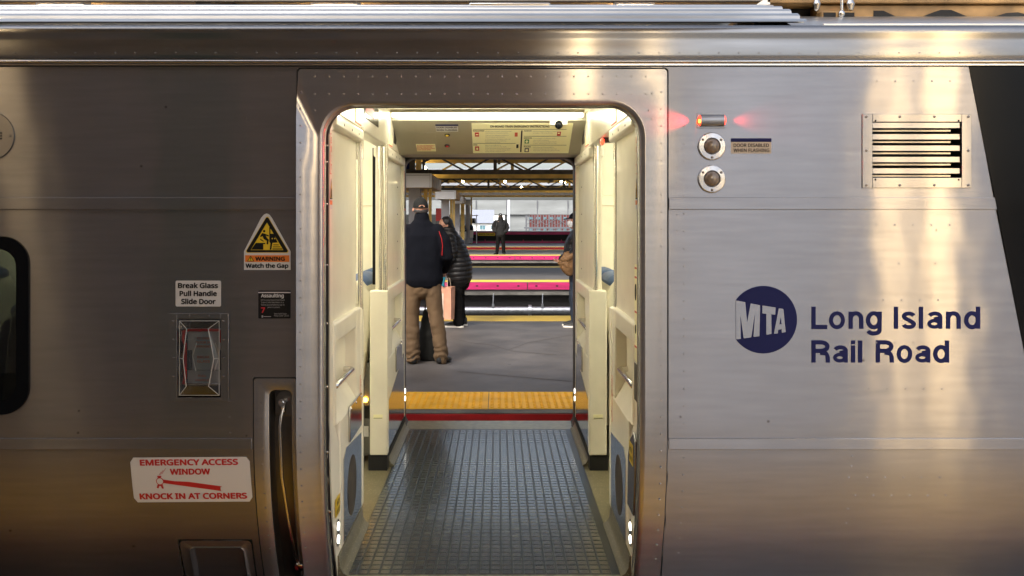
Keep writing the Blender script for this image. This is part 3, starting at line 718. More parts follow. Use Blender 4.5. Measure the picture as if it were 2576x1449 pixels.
# strips in z so the sheet follows the curve of the side
def strip_plate(mbx, poly, f):
    zmin = min(b for a, b in poly); zmax = max(b for a, b in poly); n = 10; rows = []
    for i in range(n + 1):
        z = zmin + (zmax - zmin) * i / n; z = min(max(z, zmin + 1e-5), zmax - 1e-5); xs_ = []
        for k in range(len(poly)):
            (a, b), (c_, d_) = poly[k], poly[(k + 1) % len(poly)]
            if (b - z) * (d_ - z) <= 0 and abs(b - d_) > 1e-9: xs_.append(a + (c_ - a) * (z - b) / (d_ - b))
        rows.append((min(xs_), max(xs_), z))
    vs = []; fs = []
    for x0, x1, z in rows: vs += [f(x0, z, 0), f(x1, z, 0)]
    for i in range(n): fs.append((2 * i, 2 * i + 1, 2 * i + 3, 2 * i + 2))
    mbx.add(vs, fs)
strip_plate(mb, o2, emf(-.0015)); st = mb.build('emergency_access_sticker', 'white_vinyl', train, ang=60); tag(st, 'white sticker with red hammer reading Emergency Access Window')
T('lettering', [('EMERGENCY ACCESS', 350, 598, 1172, 16), ('WINDOW', 424, 526, 1196.5, 16), ('KNOCK IN AT CORNERS', 341, 614, 1262, 16.5)], st, 'red_ink', fn=emf(-.0028), off=.026)
f = emf(-.0028); mb = MB()
for poly in ([(404, 1208.5), (435, 1213.5), (435, 1223), (404, 1218)], [(435, 1213.5), (470, 1215.5), (470, 1228.5), (435, 1223)], [(470, 1215.5), (552, 1228), (552, 1241), (470, 1228.5)], [(392, 1204), (400, 1204), (402, 1199), (391, 1199)], [(390, 1222), (403, 1222), (405, 1233), (400, 1233), (398, 1226), (394, 1226), (392, 1232), (387, 1231)]):
    mb.add([f(X(a), Z(b), 0) for a, b in poly], [tuple(range(len(poly)))])
def circ(px, py, r, n=20): return [(px + r * math.cos(2 * math.pi * i / n), py + r * math.sin(2 * math.pi * i / n)) for i in range(n)]
mb.add([f(X(a), Z(b), 0) for a, b in circ(397, 1213.5, 10)], [tuple(range(20))])
for q in ((399, 1196, 407, 1184), (403, 1194, 414, 1179), (396, 1196, 402, 1188)): mb.add([f(X(q[0]), Z(q[1]), 0), f(X(q[0] + 1.2), Z(q[1]), 0), f(X(q[2] + 1.2), Z(q[3]), 0), f(X(q[2]), Z(q[3]), 0)], [(0, 1, 2, 3)])
sheet('hammer', 'red_ink', st, mb)
f = emf(-.0036); mb = MB(); mb.add([f(X(a), Z(b), 0) for a, b in circ(397, 1213.5, 8)], [tuple(range(20))]); mb.add([f(X(550.5) + .0032 * math.cos(R(a)), Z(1234.5) + .010 * math.sin(R(a)), 0) for a in range(0, 360, 24)], [tuple(range(15))]); sheet('hammer', 'white_vinyl', st, mb)
# door disabled, outside and inside share this builder
st = plate('door_disabled_sticker', X(1839), X(1940), Z(386), Z(349), .003, 'beige_vinyl'); tag(st, 'beige sticker with blue bar reading Door Disabled When Flashing')
mb = MB(); mb.prism(rrect(X(1838.5), X(1940.5), Z(357), Z(348), .0028), wallfn, -.0020, -.0012); mb.build('blue_bar', 'navy', st, smooth=False)
T('lettering', [('DOOR DISABLED', 1845, 1934, 370, 8.6), ('WHEN FLASHING', 1845, 1935, 382.5, 8.6)], st, 'black_ink', off=.013)
# operator's emblem and name
mb = MB(); cx_, cz_, rr = X(1920), Z(804), 85 * S0
def E4(a, b): return (X(2700 * .63889 + a / 1.934 * .63889), Z((1000 + b / 1.934) * .63889))
yb = -.0015
ang = [R(a) for a in range(-144, 145, 6)]
outer = [(cx_ + rr * math.cos(a), cz_ + rr * math.sin(a)) for a in ang]
# disc with the notch on the left, letters cut as lighter shapes in front
poly = outer + [E4(380, 352), E4(452, 366), E4(493, 376), E4(565, 390), E4(583, 392), E4(683, 407), E4(707, 413), E4(742, 418), E4(760, 594), E4(712, 604), E4(672, 607), E4(612, 615), E4(560, 626), E4(440, 642), E4(382, 650)]
mb.add([(a, yb, b) for a, b in [p for p in outer]], [tuple(range(len(outer)))])
em = mb.build('operator_emblem', 'navy', train, smooth=False); tag(em, 'round navy emblem with slanted white letters MTA')
mb = MB(); yl = -.0030
for poly in ([(381, 353), (452, 366), (466, 520), (493, 376), (565, 390), (560, 626), (514, 631), (526, 450), (498, 634), (440, 642), (415, 470), (418, 646), (382, 650)],
             [(583, 392), (683, 407), (680, 462), (650, 459), (652, 608), (612, 615), (612, 455), (581, 452)],
             [(707, 413), (742, 418), (760, 594), (730, 600), (728, 572), (702, 578), (700, 604), (670, 607)]):
    p3 = [E4(a, b) for a, b in poly]; mb.add([(a, yl, b) for a, b in p3], [tuple(range(len(p3)))])
lt_ = mb.build('emblem_letters', 'steel', em, smooth=False)
mb = MB(); p3 = [E4(a, b) for a, b in ((712, 535), (727, 533), (722, 480))]; mb.add([(a, yl - .0008, b) for a, b in p3], [(0, 1, 2)]); sheet('emblem_letters', 'navy', em, mb)
mb = MB(); capw = 55.5 * S0; kpx = 1 / 1.934 * .63889 * S0
def name_line(word, base_px):
    for q, (ch, a, b) in enumerate(word):
        x0 = E4(a, 0)[0]; wl = (b - a) * kpx / capw
        for r_, pts in enumerate(grotesk(ch, wl, .19)):
            if ch in 'Ili': pass
            stroke(mb, [(x0 + p[0] * capw, Z(base_px) + p[1] * capw) for p in pts], (.19 if r_ == 0 or ch != 'a' else .168) * capw * (.93 if ch in 'aos' else 1), on(-.0016), -r_ * 4e-5)
name_line([('L', 957, 1077), ('o', 1090, 1213), ('n', 1240, 1352), ('g', 1372, 1492), ('I', 1585, 1622), ('s', 1645, 1752), ('l', 1775, 1812), ('a', 1838, 1955), ('n', 1982, 2094), ('d', 2120, 2242)], 827)
nm_ = sheet('operator_name', 'navy', train, mb); tag(nm_, 'large navy lettering reading Long Island'); mb = MB()
name_line([('R', 957, 1098), ('a', 1120, 1235), ('i', 1258, 1290), ('l', 1312, 1349), ('R', 1447, 1585), ('o', 1606, 1725), ('a', 1746, 1864), ('d', 1884, 2005)], 912)
nm_ = sheet('operator_name', 'navy', train, mb); tag(nm_, 'large navy lettering reading Rail Road')

# ================================================================== INSIDE THE CAR
XL, XR = -.72, .60            # faces of the two doorway blocks
YF = 3.0                      # clear plane of the far door
CEIL = 2.335
mb = MB(); mb.box(CARL + .05, CARR - .05, .23, 3.1, -.02, 0.0); mb.build('car_floor', 'floor_beige', train, smooth=False)
mb = MB(); mb.box(XL + .005, XR - .005, .20, .30, -.03, .003); mb.build('door_threshold', 'threshold', train, bevel=.002); mb = MB(); mb.box(XL - .01, XR + .01, 2.93, 3.2, -.03, .004); mb.build('door_threshold', 'threshold', train, bevel=.002)
fm = MB(); fm.box(-.69, .56, .26, 2.93, .001, .004)       # rubber matting with small raised tiles
tp = .0505; nx = int(1.25 / tp); ny = int(2.66 / tp)
for i in range(nx):
    for j in range(ny):
        x0 = -.69 + i * tp + .003; y0 = .26 + j * tp + .0035; a, b = x0 + tp - .006, y0 + tp - .007
        c = .003
        top = [(x0 + c, y0 + c), (b and a - c, y0 + c), (a - c, b - c), (x0 + c, b - c)]
        vs = [(x0, y0, .004), (a, y0, .004), (a, b, .004), (x0, b, .004)] + [(p[0], p[1], .0062) for p in top]
        fm.add(vs, [(4, 5, 6, 7), (0, 1, 5, 4), (1, 2, 6, 5), (2, 3, 7, 6), (3, 0, 4, 7)])
fm.k = 0; fm.m[:6] = [1] * 6
for q in range(6, len(fm.m)): fm.m[q] = 0 if (q - 6) % 5 == 0 else 1
fm.build('floor_matting', ['floor_mat', 'mat_groove'], train, smooth=False, fix=False)
# linings
mb = MB(); mb.box(CARL + .05, CARR - .05, .1, 3.1, CEIL, CEIL + .02); mb.build('ceiling', 'cream_dim', train, smooth=False)
mb = MB()
lin = [(WX0 - .02, WX1 + .02, WZ0 - .02, WZ1 + .02)]
cells(mb, [CARL, -.80, lin[0][0], lin[0][1]], [0, .1, .2, .3, .4, .55, .75, lin[0][2], lin[0][3], CEIL], lin, side=lambda x, z: (x, .105 + bodyY(z) * 1.0, z))
mb.box(CARL, CARL + .05, .1, 3.1, 0, CEIL); mb.box(CARR - .05, CARR, .1, 3.1, 0, CEIL)
cells(mb, [.69, CARR], [0, .1, .2, .3, .4, .55, .75, CEIL], [], side=lambda x, z: (x, .105 + bodyY(z), z))
mb.box(CARL, -.80, 3.06, 3.09, 0, CEIL); mb.box(.68, CARR, 3.06, 3.09, 0, CEIL)
mb.box(CARL, -.80, 3.045, 3.06, 1.72, 1.80); mb.box(.68, CARR, 3.045, 3.06, 1.72, 1.80)
mb.build('wall_lining', 'cream', train, bevel=.004)
mb = MB(); mb.box(XL - .08, XR + .08, .055, .10, 2.105, CEIL); mb.build('header_lining', 'cream_dim', train)
# lighting strips (crosswise over the doorway, lengthwise in the saloon)
for y in (.92, 2.12):
    mb = MB(); mb.box(XL + .02, XR - .035, y - .12, y - .06, 2.290, 2.310); mb.build('light_strip', 'tube_light', train, bevel=.01)
    mb = MB(); mb.box(XL + .015, XR - .03, y - .13, y - .05, 2.3125, CEIL - .001); mb.build('light_housing', 'cove_paint', train)
for y in (.95, 2.15):
    for a, b in ((CARL + .3, -.95), (.85, CARR - .3)):
        mb = MB(); mb.box(a, b, y - .05, y + .05, CEIL - .03, CEIL - .002); mb.build('light_strip', 'tube_light', train)
mb = MB(); mb.box(XL, XR, 1.5, 1.54, CEIL - .02, CEIL - .001); mb.box(XL, XR, .5, .52, CEIL - .015, CEIL - .001); mb.build('ceiling_joint', 'steel_brown', train)

def block(s, xp):
    """doorway block: header, near and far wind screens. s=+1 faces right (left block); t runs into the block"""
    def q(mbx, t0, t1, y0, y1, z0, z1): return mbx.box(xp - s * t0, xp - s * t1, y0, y1, z0, z1)
    def pt(t, y, z): return (xp - s * t, y, z)
    hd = MB(); q(hd, .0, .08, .10, 2.93, 2.09, CEIL); hd_ = hd.build('header_panel', 'cream', train, bevel=.008)
    jm = MB(); jm.prism([(bodyY(z) + .036, z) for z in [.0, .1, .2, .3, .4, .5, .6, .75, 2.10]] + [(.126, 2.10), (.126, .75), (.27, .6), (.30, .45), (.34, .0)], lambda a, b, u: pt(u, a, b), .0, .06); jm.build('door_post', 'cream', train, bevel=.003)
    jm = MB(); q(jm, .0, .06, 2.93, 3.0, .0, 2.10); jm.build('door_post', 'cream', train, bevel=.003)
    for near, y0, y1 in ((True, .128, .86), (False, 1.93, 2.928)):
        wall = MB(); q(wall, .022, .075, y0, y1, 1.12, 2.09); wp = wall.build('wind_screen', 'cream', train, bevel=.006)
        ny0, ny1 = (y0 + .06, y1 - .13) if near else (y0 + .25, y1 - .12)
        lo = MB(); zt = 1.155
        q(lo, -.004, .09, y0 + (.15 if near else 0), y1, .10, .70); q(lo, .055, .09, ny0 - .01, ny1 + .01, .69, 1.09)
        q(lo, -.004, .0895, y0 + (.004 if near else 0), ny0, .70, zt); q(lo, -.004, .0895, ny1, y1, .70, zt); q(lo, -.0035, .0895, ny0, ny1, 1.065, zt)
        # sloping floor of the niche
        lo.add([pt(-.003, ny0, .70), pt(-.003, ny1, .70), pt(.056, ny1, .80), pt(.056, ny0, .80)], [(0, 1, 2, 3)])
        lp = lo.build('lower_panel', 'cream', train, bevel=.010, seg=3)
        gb = MB(); zz_ = .862; gb.tube([pt(.05, ny0 + .05, zz_), pt(.012, ny0 + .06, zz_), pt(.012, ny1 - .06, zz_), pt(.05, ny1 - .05, zz_)], .0135, 12); gb.build('grab_bar', 'chrome', train)
        # hopper plate and kick plate
        ky0, ky1 = (y0 + .22, y1 - .004) if near else (y0 + .33, y1 - .05)
        kp_ = MB(); kp_.prism([(ky0, .115), (ky1, .115), (ky1, .50), (ky0 + .06, .54), (ky0, .50)] if near else [(y0 + .02, .115), (ky1, .115), (ky1, .60), (y0 + .02, .42)], lambda a, b, t: pt(t, a, b), -.007, -.0035); kick = kp_.build('kick_plate', 'mirror_steel', train, smooth=False)
        if near:
            ov = MB(); pr = [(ky0 + .22 + .125 * math.cos(R(a)), .315 + .145 * math.sin(R(a))) for a in range(0, 360, 12)]; ov.prism(pr, lambda a, b, t: pt(t, a, b), -.0082, -.0068); ov.build('speaker_grille', 'steel_brown', kick)
        if s > 0 or not near:
            hp_ = MB(); a0_, a1_ = (y0 + .35, y1 - .035) if near else (y0 + .42, y1 - .24)
            q(hp_, -.014, -.004, a0_, a1_, .545, .715); h_ = hp_.build('bin_flap', 'mirror_steel', train, bevel=.003)
            sc_ = MB()
            for yy_ in (a0_ + .03, (a0_ + a1_) / 2, a1_ - .03): sc_.rivet(pt(-.014, yy_, .70), .006, .003, ax=(s, 0, 0))
            sc_.build('flap_rivet', 'chrome', h_)
        # red outlined vertical exit sign at the aisle end of the panel
        ya = y1 - .034 if near else y0 + .015
        ex = exit_sign(pt, ya, ya + .03 if near else ya + .03, .56, .80, -.0052, s)
        # end post
        ye0, ye1 = (y1, y1 + .075) if near else (y0 - .075, y0)
        if not near:
            po = MB(); q(po, -.014, .10, ye0, ye1 + .0, .10, 1.157); ps = po.build('end_post', 'cream', train, bevel=.008, seg=3)
            b_ = MB(); q(b_, -.01, .11, ye0 + .01, y1, .0, .10); b_.build('post_base', 'dark_void', train)
            c_ = MB(); xx = xp - s * .045; c_.box(xx - .032, xx + .028, ye0 - .002, ye0 + .001, .335, .362); c_.build('latch_plate', 'card_cream', ps)
            c_ = MB(); c_.box(xx - .03, xx + .026, ye0 - .003, ye0 - .001, .338, .341); c_.build('latch_slot', 'steel_brown', ps)
        else:
            po = MB(); q(po, -.006, .09, ye0 - .0, ye1, .10, 1.150); po.build('end_post', 'cream', train, bevel=.008, seg=3)
            b_ = MB(); q(b_, .0, .09, y0 + .24, ye1 - .01, .0, .10); b_.build('post_base', 'steel_brown', train)
        # coved skirting
        cv_ = MB(); cv_.loft([[pt(-.0 + a, yy_, z) for a, z in ((.02, .0), (-.045, .0), (-.042, .012), (-.025, .022), (-.012, .045), (-.006, .10), (.02, .10))] for yy_ in (y0 + (.10 if near else .02), y1 + (.03 if near else .0))]); cv_.build('skirting', 'floor_beige', train, ang=60)
        # stanchions with sleeves
        yp = y1 + .035 if near else y0 - .035
        tubes = ((.005, .0135), (.038, .010)) if s > 0 else ((.030 if near else .035, .0165 if near else .014),)
        for t_, r_ in tubes:
            p_ = MB(); x_ = xp - s * t_
            p_.cyl((x_, yp, 1.14), (x_, yp, 2.10), r_, n=20); p_.cyl((x_, yp, 1.93), (x_, yp, 2.10), r_ + .0035, n=20); p_.cyl((x_, yp, 1.14), (x_, yp, 1.17), r_ + .002, n=20)
            p_.build('stanchion', 'chrome', train, ang=40)
        br = MB(); q(br, -.012, .09, y0 + .01, y1 + (.055 if near else 0), 2.02, 2.088); bq = br.build('rail_bracket', 'cream', train, bevel=.014, seg=3)
        sc_ = MB()
        for yy_ in (y0 + .2, y0 + .42, y0 + .62): sc_.rivet(pt(-.012, yy_, 2.05), .007, .002, ax=(s, 0, 0))
        sc_.build('bracket_screw', 'screw', bq)
        if not near:
            sc_ = MB()
            for zz_ in (1.25, 1.45, 1.65, 1.85): sc_.rivet(pt(.020, y1 - .25, zz_), .006, .003, ax=(s, 0, 0))
            sc_.build('panel_screw', 'screw', wp)
    # stickers on the near and far door posts
    for ya, yb_, fac in ((.045, .098, 1), (2.945, 2.985, 0)):
        exit_sign(pt, ya + .004, yb_ - .010, 1.81, 1.985, -.0015, s, big=True)
        w0 = MB(); w0.prism([(ya, 1.66), (yb_, 1.66), (yb_, 1.70), ((ya + yb_) / 2, 1.795), (ya, 1.70)], lambda a, b, t: pt(t, a, b), -.0012, .0005); ws = w0.build('gap_warning_sticker', 'sign_white', train, smooth=False)
        w1 = MB(); w1.prism([(ya + .003, 1.702), (yb_ - .003, 1.702), ((ya + yb_) / 2, 1.79)], lambda a, b, t: pt(t, a, b), -.002, -.001); w1.build('triangle', 'black_ink', ws, smooth=False)
        w1 = MB(); w1.prism([(ya + .011, 1.708), (yb_ - .011, 1.708), ((ya + yb_) / 2, 1.775)], lambda a, b, t: pt(t, a, b), -.003, -.0018); w1.build('triangle', 'yellow_ink', ws, smooth=False)
        w1 = MB(); w1.prism([(ya + .018, 1.709), (yb_ - .018, 1.709), ((ya + yb_) / 2 + .003, 1.750), ((ya + yb_) / 2 - .006, 1.740)], lambda a, b, t: pt(t, a, b), -.004, -.0027); w1.build('pictogram', 'black_ink', ws, smooth=False)
        w1 = MB(); w1.prism([(ya + .002, 1.678), (yb_ - .002, 1.678), (yb_ - .002, 1.697), (ya + .002, 1.697)], lambda a, b, t: pt(t, a, b), -.002, -.001); w1.build('orange_bar', 'orange_ink', ws, smooth=False)
    # threshold lamps low on the door posts
    for ya, yb_, zc2 in ((.18, .25, .21), (2.94, 2.99, .26)):
        yc2 = (ya + yb_) / 2
        l0 = MB(); pr = [(yc2 + (yb_ - ya) * .48 * math.cos(R(a)), zc2 + .062 * math.sin(R(a))) for a in range(0, 360, 15)]; l0.prism(pr, lambda a, b, t: pt(t, a, b), -.006, .002); lm = l0.build('threshold_lamp', 'chrome', train)
        for dz in (-.029, .029):
            l1 = MB(); pr = [(yc2 + (yb_ - ya) * .26 * math.cos(R(a)), zc2 + dz + .018 * math.sin(R(a))) for a in range(0, 360, 20)]; l1.prism(pr, lambda a, b, t: pt(t, a, b), -.0085, -.005); l1.build('lamp_lens', 'white_led', lm, smooth=False)
    return pt, q

def exit_sign(pt, y0, y1, z0, z1, t, s, big=False):
    e = MB(); e.prism(rrect(y0, y1, z0, z1, min(.008, (y1 - y0) * .3), 3), lambda a, b, u: pt(u, a, b), t, t + .002); o = e.build('exit_sign', 'label_red', train, smooth=False); tag(o, 'narrow upright red outlined exit sign')
    k = .0028 if big else .002
    e = MB(); e.prism(rrect(y0 + k, y1 - k, z0 + k, z1 - k, min(.006, (y1 - y0) * .25), 3), lambda a, b, u: pt(u, a, b), t - .0006, t + .001); e.build('sign_face', 'cream', o, smooth=False)
    e = MB(); h = (z1 - z0 - .02) / 4
    for i, ch in enumerate('EXIT'):
        zb2 = z1 - .01 - h * (i + 1) + h * .18
        wd = (y1 - y0) * (.5 if ch != 'I' else .12); mid = (y0 + y1) / 2
        if s > 0: text(e, ch, lambda a, b, u: pt(t - .0014 - u, a, b), mid - wd / 2, mid + wd / 2, zb2, h * .68, .02)
        else: text(e, ch, lambda a, b, u: pt(t - .0014 - u, 2 * mid - a, b), mid - wd / 2, mid + wd / 2, zb2, h * .68, .02)
    sheet('lettering', 'label_red', o, e)
    return o
ptL, qL = block(1, XL)
ptR, qR = block(-1, XR)
# watch your step labels, digital sign, camera, small lamps, slots
def ystep(pt, y0, y1, z0, z1, s):
    e = MB(); e.prism([(y0, z0), (y1, z0 + .0), (y1, z1), (y0, z1)], lambda a, b, u: pt(u, a, b), -.006, -.004); o = e.build('step_sticker', 'yellow_ink', train, smooth=False); tag(o, 'yellow and black watch your step sticker')
    e = MB(); fn = (lambda a, b, u: pt(-.0068 - u, a, b)) if s > 0 else (lambda a, b, u: pt(-.0068 - u, y0 + y1 - a, b))
    text(e, 'WATCH', fn, y0 + .02, y1 - .014, (z0 + z1) / 2 + .006, .022); text(e, 'YOUR STEP', fn, y0 + .012, y1 - .008, z0 + .008, .022)
    sheet('lettering', 'black_ink', o, e)
ystep(ptL, .155, .255, .295, .375, 1)
e = MB(); e.prism([(bodyY(z) + .05, z) for z in (.32, .42, .52, .66)] + [(.10, .69), (.19, .64), (.25, .55), (.27, .32)], lambda a, b, u: ptR(u, a, b), -.012, .0); e.build('panel_cover', 'plate_steel', train, bevel=.008)
e = MB(); qR(e, -.004, .0, .045, .12, .83, .99); e.build('panel_plate', 'steel_brown', train, bevel=.002)
e = MB(); e.prism([(.10, .54), (.20, .54), (.20, .63), (.10, .63)], lambda a, b, u: ptR(u, a, b), -.0135, -.0118); o = e.build('step_sticker', 'yellow_ink', train, smooth=False)
e = MB(); text(e, 'WATCH', lambda a, b, u: ptR(-.0142 - u, .30 - a, b), .115, .18, .59, .022); text(e, 'YOUR STEP', lambda a, b, u: ptR(-.0142 - u, .30 - a, b), .108, .192, .552, .022); sheet('lettering', 'black_ink', o, e)
e = MB(); e.prism(rrect(.05, .12, 1.0, 1.42, .01), lambda a, b, u: ptR(u, a, b), -.002, .0); o = e.build('intercom_panel', 'card_cream', train, smooth=False)
for z, r_ in ((1.30, .03), (1.14, .016)):
    e = MB(); e.prism([(.085 + .6 * r_ * math.cos(R(a)), z + r_ * math.sin(R(a)) * 1.2) for a in range(0, 360, 20)], lambda a, b, u: ptR(u, a, b), -.004, -.001); e.build('intercom_grille', 'dark_void', o, smooth=False)
e = MB()
for z in (1.40, 1.36, 1.21, 1.06): e.prism([(.06, z), (.11, z), (.11, z + .008), (.06, z + .008)], lambda a, b, u: ptR(u, a, b), -.0035, -.0015)
e.build('red_bar', 'label_red', o, smooth=False)
e = MB(); qL(e, -.004, .01, .98, 1.52, 2.165, 2.275); ds = e.build('digital_sign', 'black_gloss', train, bevel=.003)
e = MB(); qL(e, -.0055, -.003, 1.02, 1.32, 2.19, 2.25); e.build('sign_glow', 'red_ink', ds)
for qf in (qL, qR):
    e = MB(); qf(e, -.003, .01, 2.28, 2.42, 2.14, 2.23); e.build('header_grille', 'steel_brown', train)
    for y in (.70, 2.02):
        e = MB(); qf(e, -.003, .001, y, y + .18, 2.11, 2.18); o = e.build('header_sticker', 'card_cream', train)
        e = MB(); qf(e, -.0036, .0, y, y + .18, 2.105, 2.111); e.build('red_bar', 'label_red', o)
e = MB(); e.box(XR + .015, XR + .075, 1.34, 1.40, 2.062, 2.09); lb = e.build('ceiling_lamp_box', 'rubber', train)
e = MB(); e.ball((XR + .005, 1.32, 2.062), .012, .012, .02); e.build('red_lens', 'red_lens', lb)
# cove panel over the far door
cyA, czA, cyB, czB = 2.17, 2.285, 2.62, 2.088
tv = Vector((0, cyB - cyA, czB - czA)); ln = tv.length; tv.normalize(); nv = Vector((0, -tv.z * -1, 0)); nv = Vector((0, tv.z, -tv.y))   # towards the camera and down
def cove(a, b, t):   # a = x, b = distance down the slope from the top, t = height above the surface
    return (a, cyA + tv.y * b + nv.y * t, czA + tv.z * b + nv.z * t)
def cuv(px, py):     # pixel -> (x, b) on the sloping panel
    # intersect the sight line with the panel
    dy, dz, dx = 1.0, -(py - CY) / FPX, (px - CX) / FPX
    o = Vector((0, -D, ZC)); d_ = Vector((dx, dy, dz)); p0 = Vector((0, cyA, czA))
    k = (p0 - o).dot(nv) / d_.dot(nv); h = o + d_ * k
    return h.x, (h - p0).dot(tv)
mb = MB(); mb.prism([(XL, 0), (XR, 0), (XR, ln), (XL, ln)], cove, -.012, 0); cvp = mb.build('cove_panel', 'cove_paint', train, smooth=False)
mb = MB(); mb.box(XL, XR, cyB, 2.94, czB, czB + .03); mb.box(XL, XR, cyA + .0, cyA + .03, czA - .003, CEIL); mb.build('door_head', 'cove_paint', train, bevel=.003)
def cplate(nm, px0, px1, py0, py1, m_, t=.001, r=.004, parent=None, th=.001):
    xa, ba = cuv(px0, py0); xb, bb2 = cuv(px1, py1); mbx = MB(); mbx.prism(rrect(xa, xb, -bb2, -ba, r, 3), lambda a, b, u: cove(a, -b, u), t - th, t); return mbx.build(nm, m_, parent or train, smooth=False)
def ctext(nm, lines, parent, m_, t=.0022, off=.014):
    mbx = MB()
    for s_, a, b, py, cap in lines:
        xa, b0 = cuv(a, py); xb, _ = cuv(b, py); _, b1 = cuv(a, py - cap); text(mbx, s_, lambda p, q_, u: cove(p, -q_, t + u), xa, xb, -b0, b0 - b1, off)
    return sheet(nm, m_, parent, mbx)
ci = cplate('instruction_card', 1186, 1430, 310, 385, 'card_cream'); tag(ci, 'pale yellow emergency instructions card')
ctext('lettering', [('ON-BOARD TRAIN EMERGENCY INSTRUCTIONS', 1233, 1382, 320, 5.2)], ci, 'black_ink', off=.02)
small = []
def para(lines, a, py, widths, stp=4.2):
    for l_, w_ in zip(lines, widths): small.append((l_, a, a + w_, py, 2.4)); py += stp
ctext('lettering', [('EVACUATION', 1190, 1218, 330, 2.9), ('FIRE', 1191, 1201, 365.5, 2.9), ('ALWAYS', 1318, 1337, 330, 2.9), ('MEDICAL', 1318, 1339, 348, 2.9), ('POLICE', 1318, 1335, 370, 2.9)], ci, 'black_ink', off=.02)
para(['Exit the train only when directed by train', 'crew members or emergency workers.'], 1221, 331, [66, 58])
para(['There are four emergency windows in', 'this car (please note locations).'], 1221, 341, [58, 49]); para(['In the event of an emergency, doors can', 'be opened manually; see opening', 'instructions in vestibule.'], 1221, 350.5, [63, 52, 38])
para(['Move to an unaffected car.', 'Report smoke or fire to a crew member.', 'Follow instructions of emergency workers.', 'Train crews can access fire extinguishers.', 'Do not activate emergency cord.'], 1221, 366, [40, 54, 65, 63, 49], 3.9)
para(['Use the Passenger Emergency Intercom', 'to contact a Train Crew Member.', '', 'Listen for announcements.'], 1341, 331, [62, 50, 0, 40]); para(['If a passenger is in distress, notify a', 'crew member immediately.', 'If you are medically qualified and able', 'to assist, identify yourself to the crew.'], 1341, 349, [58, 40, 59, 59]); para(['Notify the crew of any unlawful or', 'suspicious activity on board your train.', 'Train crews can contact the police en route.'], 1341, 371, [52, 60, 67])
ctext('lettering', [l for l in small if l[0]], ci, 'grey_ink', off=.004)
for a, b, c_, d_, m_ in ((1194.5, 1205, 333, 343, 'red_ink'), (1195, 1205.5, 368, 378.5, 'red_ink'), (1320, 1330.5, 350.5, 360.5, 'green_ink'), (1320, 1330, 372.5, 382, 'navy'), (1402, 1410, 331, 341, 'red_ink'), (1295, 1302, 333, 343, 'label_red'), (1299, 1304, 363, 372, 'black_ink')): cplate('symbol', a, b, c_, d_, m_, t=.002, r=.001, parent=ci)
for a, b, c_, d_, m_ in ((1197, 1203, 337, 339, 'card_cream'), (1198, 1203, 371, 376, 'card_cream'), (1324, 1326.5, 352, 359, 'card_cream'), (1321.8, 1328.8, 354.2, 357, 'card_cream'), (1322, 1328, 374.5, 380, 'card_cream'), (1403.5, 1408, 333, 336, 'card_cream')): cplate('symbol', a, b, c_, d_, m_, t=.003, r=.001, parent=ci)
for a, b, c_, d_ in ((1190, 1425, 324.6, 325.2), (1190, 1297, 360, 360.6), (1318, 1425, 342, 342.6), (1318, 1425, 364.5, 365), (1311, 1311.7, 328, 382)): cplate('ruled_line', a, b, c_, d_, 'black_ink', t=.002, r=.0003, parent=ci)
c2 = cplate('door_disabled_sticker', 1095, 1153, 313, 331, 'sign_white'); cplate('blue_bar', 1095, 1153, 312.5, 316.5, 'navy', t=.002, parent=c2, r=.002)
ctext('lettering', [('DOOR DISABLED', 1098, 1150, 322, 4), ('WHEN FLASHING', 1098, 1150, 328.6, 4)], c2, 'black_ink', off=.018)
c3 = cplate('access_panel', 1030, 1102, 333, 386, 'cove_paint', t=.004); c4 = cplate('emergency_notice', 1046, 1097, 361, 379, 'card_cream', t=.006); 
ctext('lettering', [('IN CASE OF EMERGENCY', 1049, 1094, 365.5, 2.6), ('MOVE THIS PANEL', 1049, 1088, 369, 2.6), ('PULL RED HANDLE DOWN', 1049, 1094, 372.5, 2.6), ('SLIDE DOOR OPEN', 1049, 1084, 376, 2.6)], c4, 'label_red', t=.0075)
for py, m_ in ((339, 'yellow_ink'), (366, 'red_ink')):
    xx, b_ = cuv(1125, py); mb = MB(); n = 20
    mb.loft([[cove(xx + r_ * math.cos(2 * math.pi * i / n), b_ + r_ * math.sin(2 * math.pi * i / n), t_) for i in range(n)] for r_, t_ in ((.020, 0), (.019, .006), (.013, .008))]); bz = mb.build('button_bezel', 'rubber', train)
    mb = MB(); mb.loft([[cove(xx + r_ * math.cos(2 * math.pi * i / n), b_ + r_ * math.sin(2 * math.pi * i / n), t_) for i in range(n)] for r_, t_ in ((.011, .005), (.010, .010), (.004, .012))]); mb.build('push_button', m_, bz)
mb = MB(); xx, b_ = cuv(1405, 307); c_ = cove(xx, b_, .01); mb.box(c_[0] - .06, c_[0] + .06, c_[1] - .03, c_[1] + .03, c_[2] - .015, c_[2] + .02); cm = mb.build('camera_mount', 'cream', train, bevel=.01)
mb = MB(); mb.ball((c_[0], c_[1] - .02, c_[2] - .012), .028, .028, .03); mb.build('dome_camera', 'black_gloss', cm)
